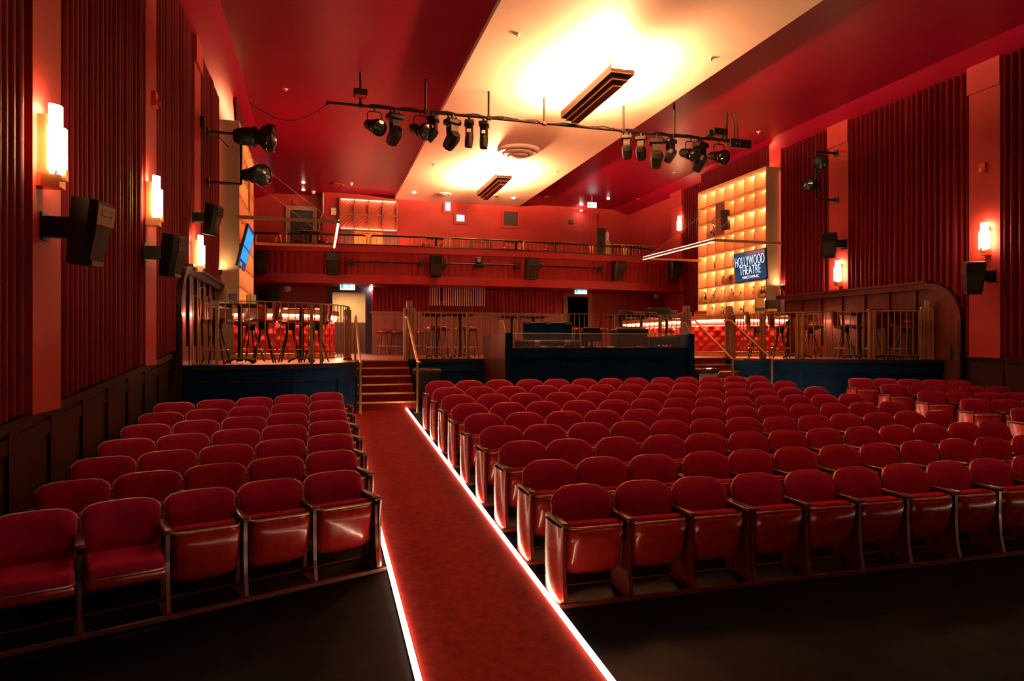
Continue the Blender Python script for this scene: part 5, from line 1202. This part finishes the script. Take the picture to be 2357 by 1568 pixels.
def lights_meshes():
    # moving head: base box, yoke, tilted head
    LM['base'] = MB().rbox((0, 0, -.13), (.30, .22, .11), .03, 2).rbox((0, 0, -.20), (.20, .16, .05), .02, 1).mesh('base', 'black')
    LM['clamp'] = MB().rbox((0, 0, -.02), (.05, .06, .10), .01, 1).rbox((-.09, 0, -.05), (.03, .05, .08), .008, 1).rbox((.09, 0, -.05), (.03, .05, .08), .008, 1).mesh('clamp', 'black')
    LM['yoke'] = MB().prism([(-.085, -.04, -.21), (.085, -.04, -.21), (.075, -.04, -.42), (.05, -.04, -.52), (-.05, -.04, -.52), (-.075, -.04, -.42)], (0, -.045, 0)).prism([(-.085, .085, -.21), (.085, .085, -.21), (.075, .085, -.42), (.05, .085, -.52), (-.05, .085, -.52), (-.075, .085, -.42)], (0, -.03, 0)).mesh('yoke', 'black')
    LM['head'] = MB().lathe([(.001, .16), (.10, .15), (.135, .06), (.125, -.10), (.11, -.20), (.09, -.205), (.001, -.19)], n=8, smooth=False).mesh('head', 'black')
    LM['head_lens'] = MB().lathe([(.088, -.207), (.06, -.215), (.001, -.22)], n=12).mesh('lens', 'lens')
    LM['head_s'] = MB().lathe([(.001, .12), (.085, .11), (.10, .02), (.095, -.14), (.085, -.20), (.001, -.20)], n=10, smooth=False).mesh('head', 'black')
    # profile / par can: body, front barrel, lens, yoke, knobs
    LM['can'] = MB().lathe([(.001, .24), (.06, .24), (.085, .20), (.095, .10), (.085, .02), (.075, 0)], n=14).lathe([(.075, .06), (.11, .05), (.11, .02), (.075, .01)], n=14, smooth=False).mesh('body', 'black')
    LM['barrel'] = MB().lathe([(.075, .01), (.085, -.02), (.135, -.06), (.145, -.10), (.145, -.16), (.13, -.165)], n=18).mesh('barrel', 'black_gloss')
    LM['lens'] = MB().lathe([(.132, -.155), (.10, -.165), (.05, -.185), (.001, -.19)], n=18).mesh('lens', 'lens')
    LM['cyoke'] = MB().tube([(-.12, 0, -.31), (-.12, 0, -.10), (-.09, 0, -.06), (.09, 0, -.06), (.12, 0, -.10), (.12, 0, -.31)], 0, 4, flat=(.004, .015), smooth=False).cyl((0, 0, -.06), (0, 0, .02), .014, n=6).mesh('yoke', 'black')
    LM['glints'] = MB().cyl((0, -.14, -.08), (0, -.10, -.08), .018, n=6).cyl((.1, .1, -.08), (.07, .07, -.08), .018, n=6).cyl((-.1, .1, -.08), (-.07, .07, -.08), .018, n=6).mesh('knob', 'chrome')
lights_meshes()
def mover(x, label, tilt, pan, s=1.0, small=False):
    t = thing('moving_head_light', label, 'stage light', (x, YPI, ZPI - .03), R(pan), 'moving head stage lights'); t.scale = (s,) * 3
    put('clamp', LM['clamp'], t); put('base', LM['base'], t); y = put('yoke', LM['yoke'], t)
    h = put('head', LM['head_s' if small else 'head'], y, (0, 0, -.46), (R(tilt), 0, 0)); 
    l = put('lens', LM['head_lens'], y, (0, 0, -.46), (R(tilt), 0, 0))
def profile(loc, aim, label, s=1.0, yoke=True, rz=0):
    t = thing('spotlight', label, 'stage light', loc, rz, 'black profile spotlights'); t.scale = (s,) * 3
    if yoke: put('yoke', LM['cyoke'], t)
    q = (-Vector(aim)).to_track_quat('Z', 'Y').to_euler(); c0 = (0, 0, -.31) if yoke else (0, 0, 0)
    b = put('body', LM['can'], t, c0, q); 
    for k in ('barrel', 'lens'): put(k, LM[k], t, c0, q)
    put('knob', LM['glints'], t, c0, q)
    return t
PX = lambda u: atY(u, 280, YPI).x
n_ = 0
for u, tl, pn, s, sm in ((909, 55, 20, 1.15, False), (997, 40, 60, .95, True), (1041, 55, 25, 1.15, False), (1080, 5, 80, 1.0, True), (1114, 3, 70, 1.0, True), (1443, 40, -30, .95, False), (1475, 40, -35, .95, False), (1511, 45, -25, 1.2, False), (1543, 40, 20, .95, False), (1612, 40, 20, 1.2, False)):
    mover(PX(u), 'black moving head light on the ceiling pipe, %s from the left' % ORD[n_], tl, pn, s, sm); n_ += 1
for u, lab, aim in ((862, 'leftmost on the pipe', (.5, -.75, -.35)), (968, 'between two moving heads at the left', (.6, -.7, -.35)), (1590, 'among the right-hand lights', (.45, -.8, -.35)), (1655, 'rightmost on the pipe', (.3, -.85, -.3))):
    profile((PX(u), YPI, ZPI - .03), aim, 'black spotlight with a round glass lens, ' + lab, 1.25)
x = PX(1690); t = thing('dimmer_box', 'black dimmer box with cables at the right end of the pipe', 'control box', (x, YPI, ZPI)); MB().rbox((.15, 0, -.05), (.62, .14, .22), .012, 1).build('body', 'black', t)
for dx in (-.06, .04): MB().tube([(dx, -.08, -.06), (dx, -.09, .08), (dx + .03, -.05, .4), (dx - .05, 0, .7)], .016, 6).build('cable', 'black', t)
for dx in (.0, .09): MB().bb((dx, -.085, -.09), (dx + .03, -.07, -.02)).build('plug', 'metal_grey', t)
x = PX(1655); t = thing('ceiling_projector', 'black fixture clamped above the right end of the pipe', 'stage light', (x, YPI, ZPI + .2)); MB().rbox((0, 0, 0), (.42, .2, .16), .02, 1).build('body', 'black', t); MB().rbox((-.26, 0, -.05), (.16, .15, .15), .02, 1).build('lens_housing', 'black', t); MB().cyl((.1, 0, -.2), (.1, 0, 0), .02).build('stem', 'black', t)
x = PX(830); t = thing('sensor_box', 'black box with a red-lit front above the left end of the pipe', 'control box', (x, YPI - .06, ZPI + .24)); MB().rbox((0, 0, 0), (.30, .2, .16), .02, 1).build('body', 'black', t); MB().bb((-.13, -.105, -.12), (.13, -.06, -.06)).build('front_strip', 'red_plastic', t)
t = thing('slack_cable', 'thin cable sagging from the left wall fixture to the pipe', 'cable', (0, 0, 0))
a = Vector((-1.3, 14.2, 6.75)); b = Vector((0.2, YPI, 7.05)); pts = [a.lerp(b, k / 16) + Vector((0, 0, -.35 * math.sin(PI * k / 16))) for k in range(17)]
MB().tube(pts, .008, 5).build('cable', 'black', t); MB().bb((.17, YPI - .02, 7.02), (.21, YPI + .02, 7.08)).build('tie', 'black', t)
# side-wall brackets with spotlights
def wall_boom(side, y, z0, z1, label):
    xw = XL + DW if side < 0 else XR - DW; sg = -side; L = .62
    t = thing('light_boom', label, 'bracket', (xw, y, 0)); x = sg * L
    MB().cyl((x, 0, z0), (x, 0, z1), .030, n=8).build('upright', 'black', t)
    for z in (z0, z1): MB().cyl((0, 0, z), (x, 0, z), .030, n=8).bb((-.0, -.08, z - .08), (sg * .02, .08, z + .08)).build('arm', 'black', t)
    return xw + x
yl = 14.75
xl = wall_boom(-1, yl, atX(470, 358, XL + .4).z, atX(470, 222, XL + .4).z, 'black wall boom pipe carrying two spotlights on the left wall')
za, zb_ = atX(525, 241, xl).z, atX(525, 342, xl).z
profile((xl + .35, yl - .2, za), (.95, -.12, -.02), 'long black spotlight, upper one on the left wall boom', 1.95, False)
profile((xl + .30, yl - .2, zb_), (.65, -.7, -.12), 'black spotlight with a bright lens, lower one on the left wall boom', 1.5, False)
yr = PR[1][0] * .4 + PR[1][1] * .6
xr = wall_boom(1, yr, atX(1925, 455, XR - .4).z, atX(1925, 345, XR - .4).z, 'black wall boom pipe carrying two spotlights on the right wall')
profile((xr - .02, yr - .15, atX(1922, 362, xr).z), (-.55, -.8, -.2), 'black spotlight with a round lens, upper one on the right wall boom', 1.25, False)
profile((xr - .2, yr - .1, atX(1897, 424, xr).z), (-.95, -.2, .05), 'black spotlight seen from the side, lower one on the right wall boom', 1.2, False)
t = thing('outlet_box', 'black cable outlet box on the third left pilaster', 'outlet box', atX(461, 282, XL + DW)); MB().bb((0, -.06, -.1), (.08, .06, .1)).build('body', 'black', t); MB().tube([(.04, 0, -.1), (.08, .1, -.3), (.3, .1, -.2), (.5, -.1, -.45)], .01, 5).build('cable', 'black', t)
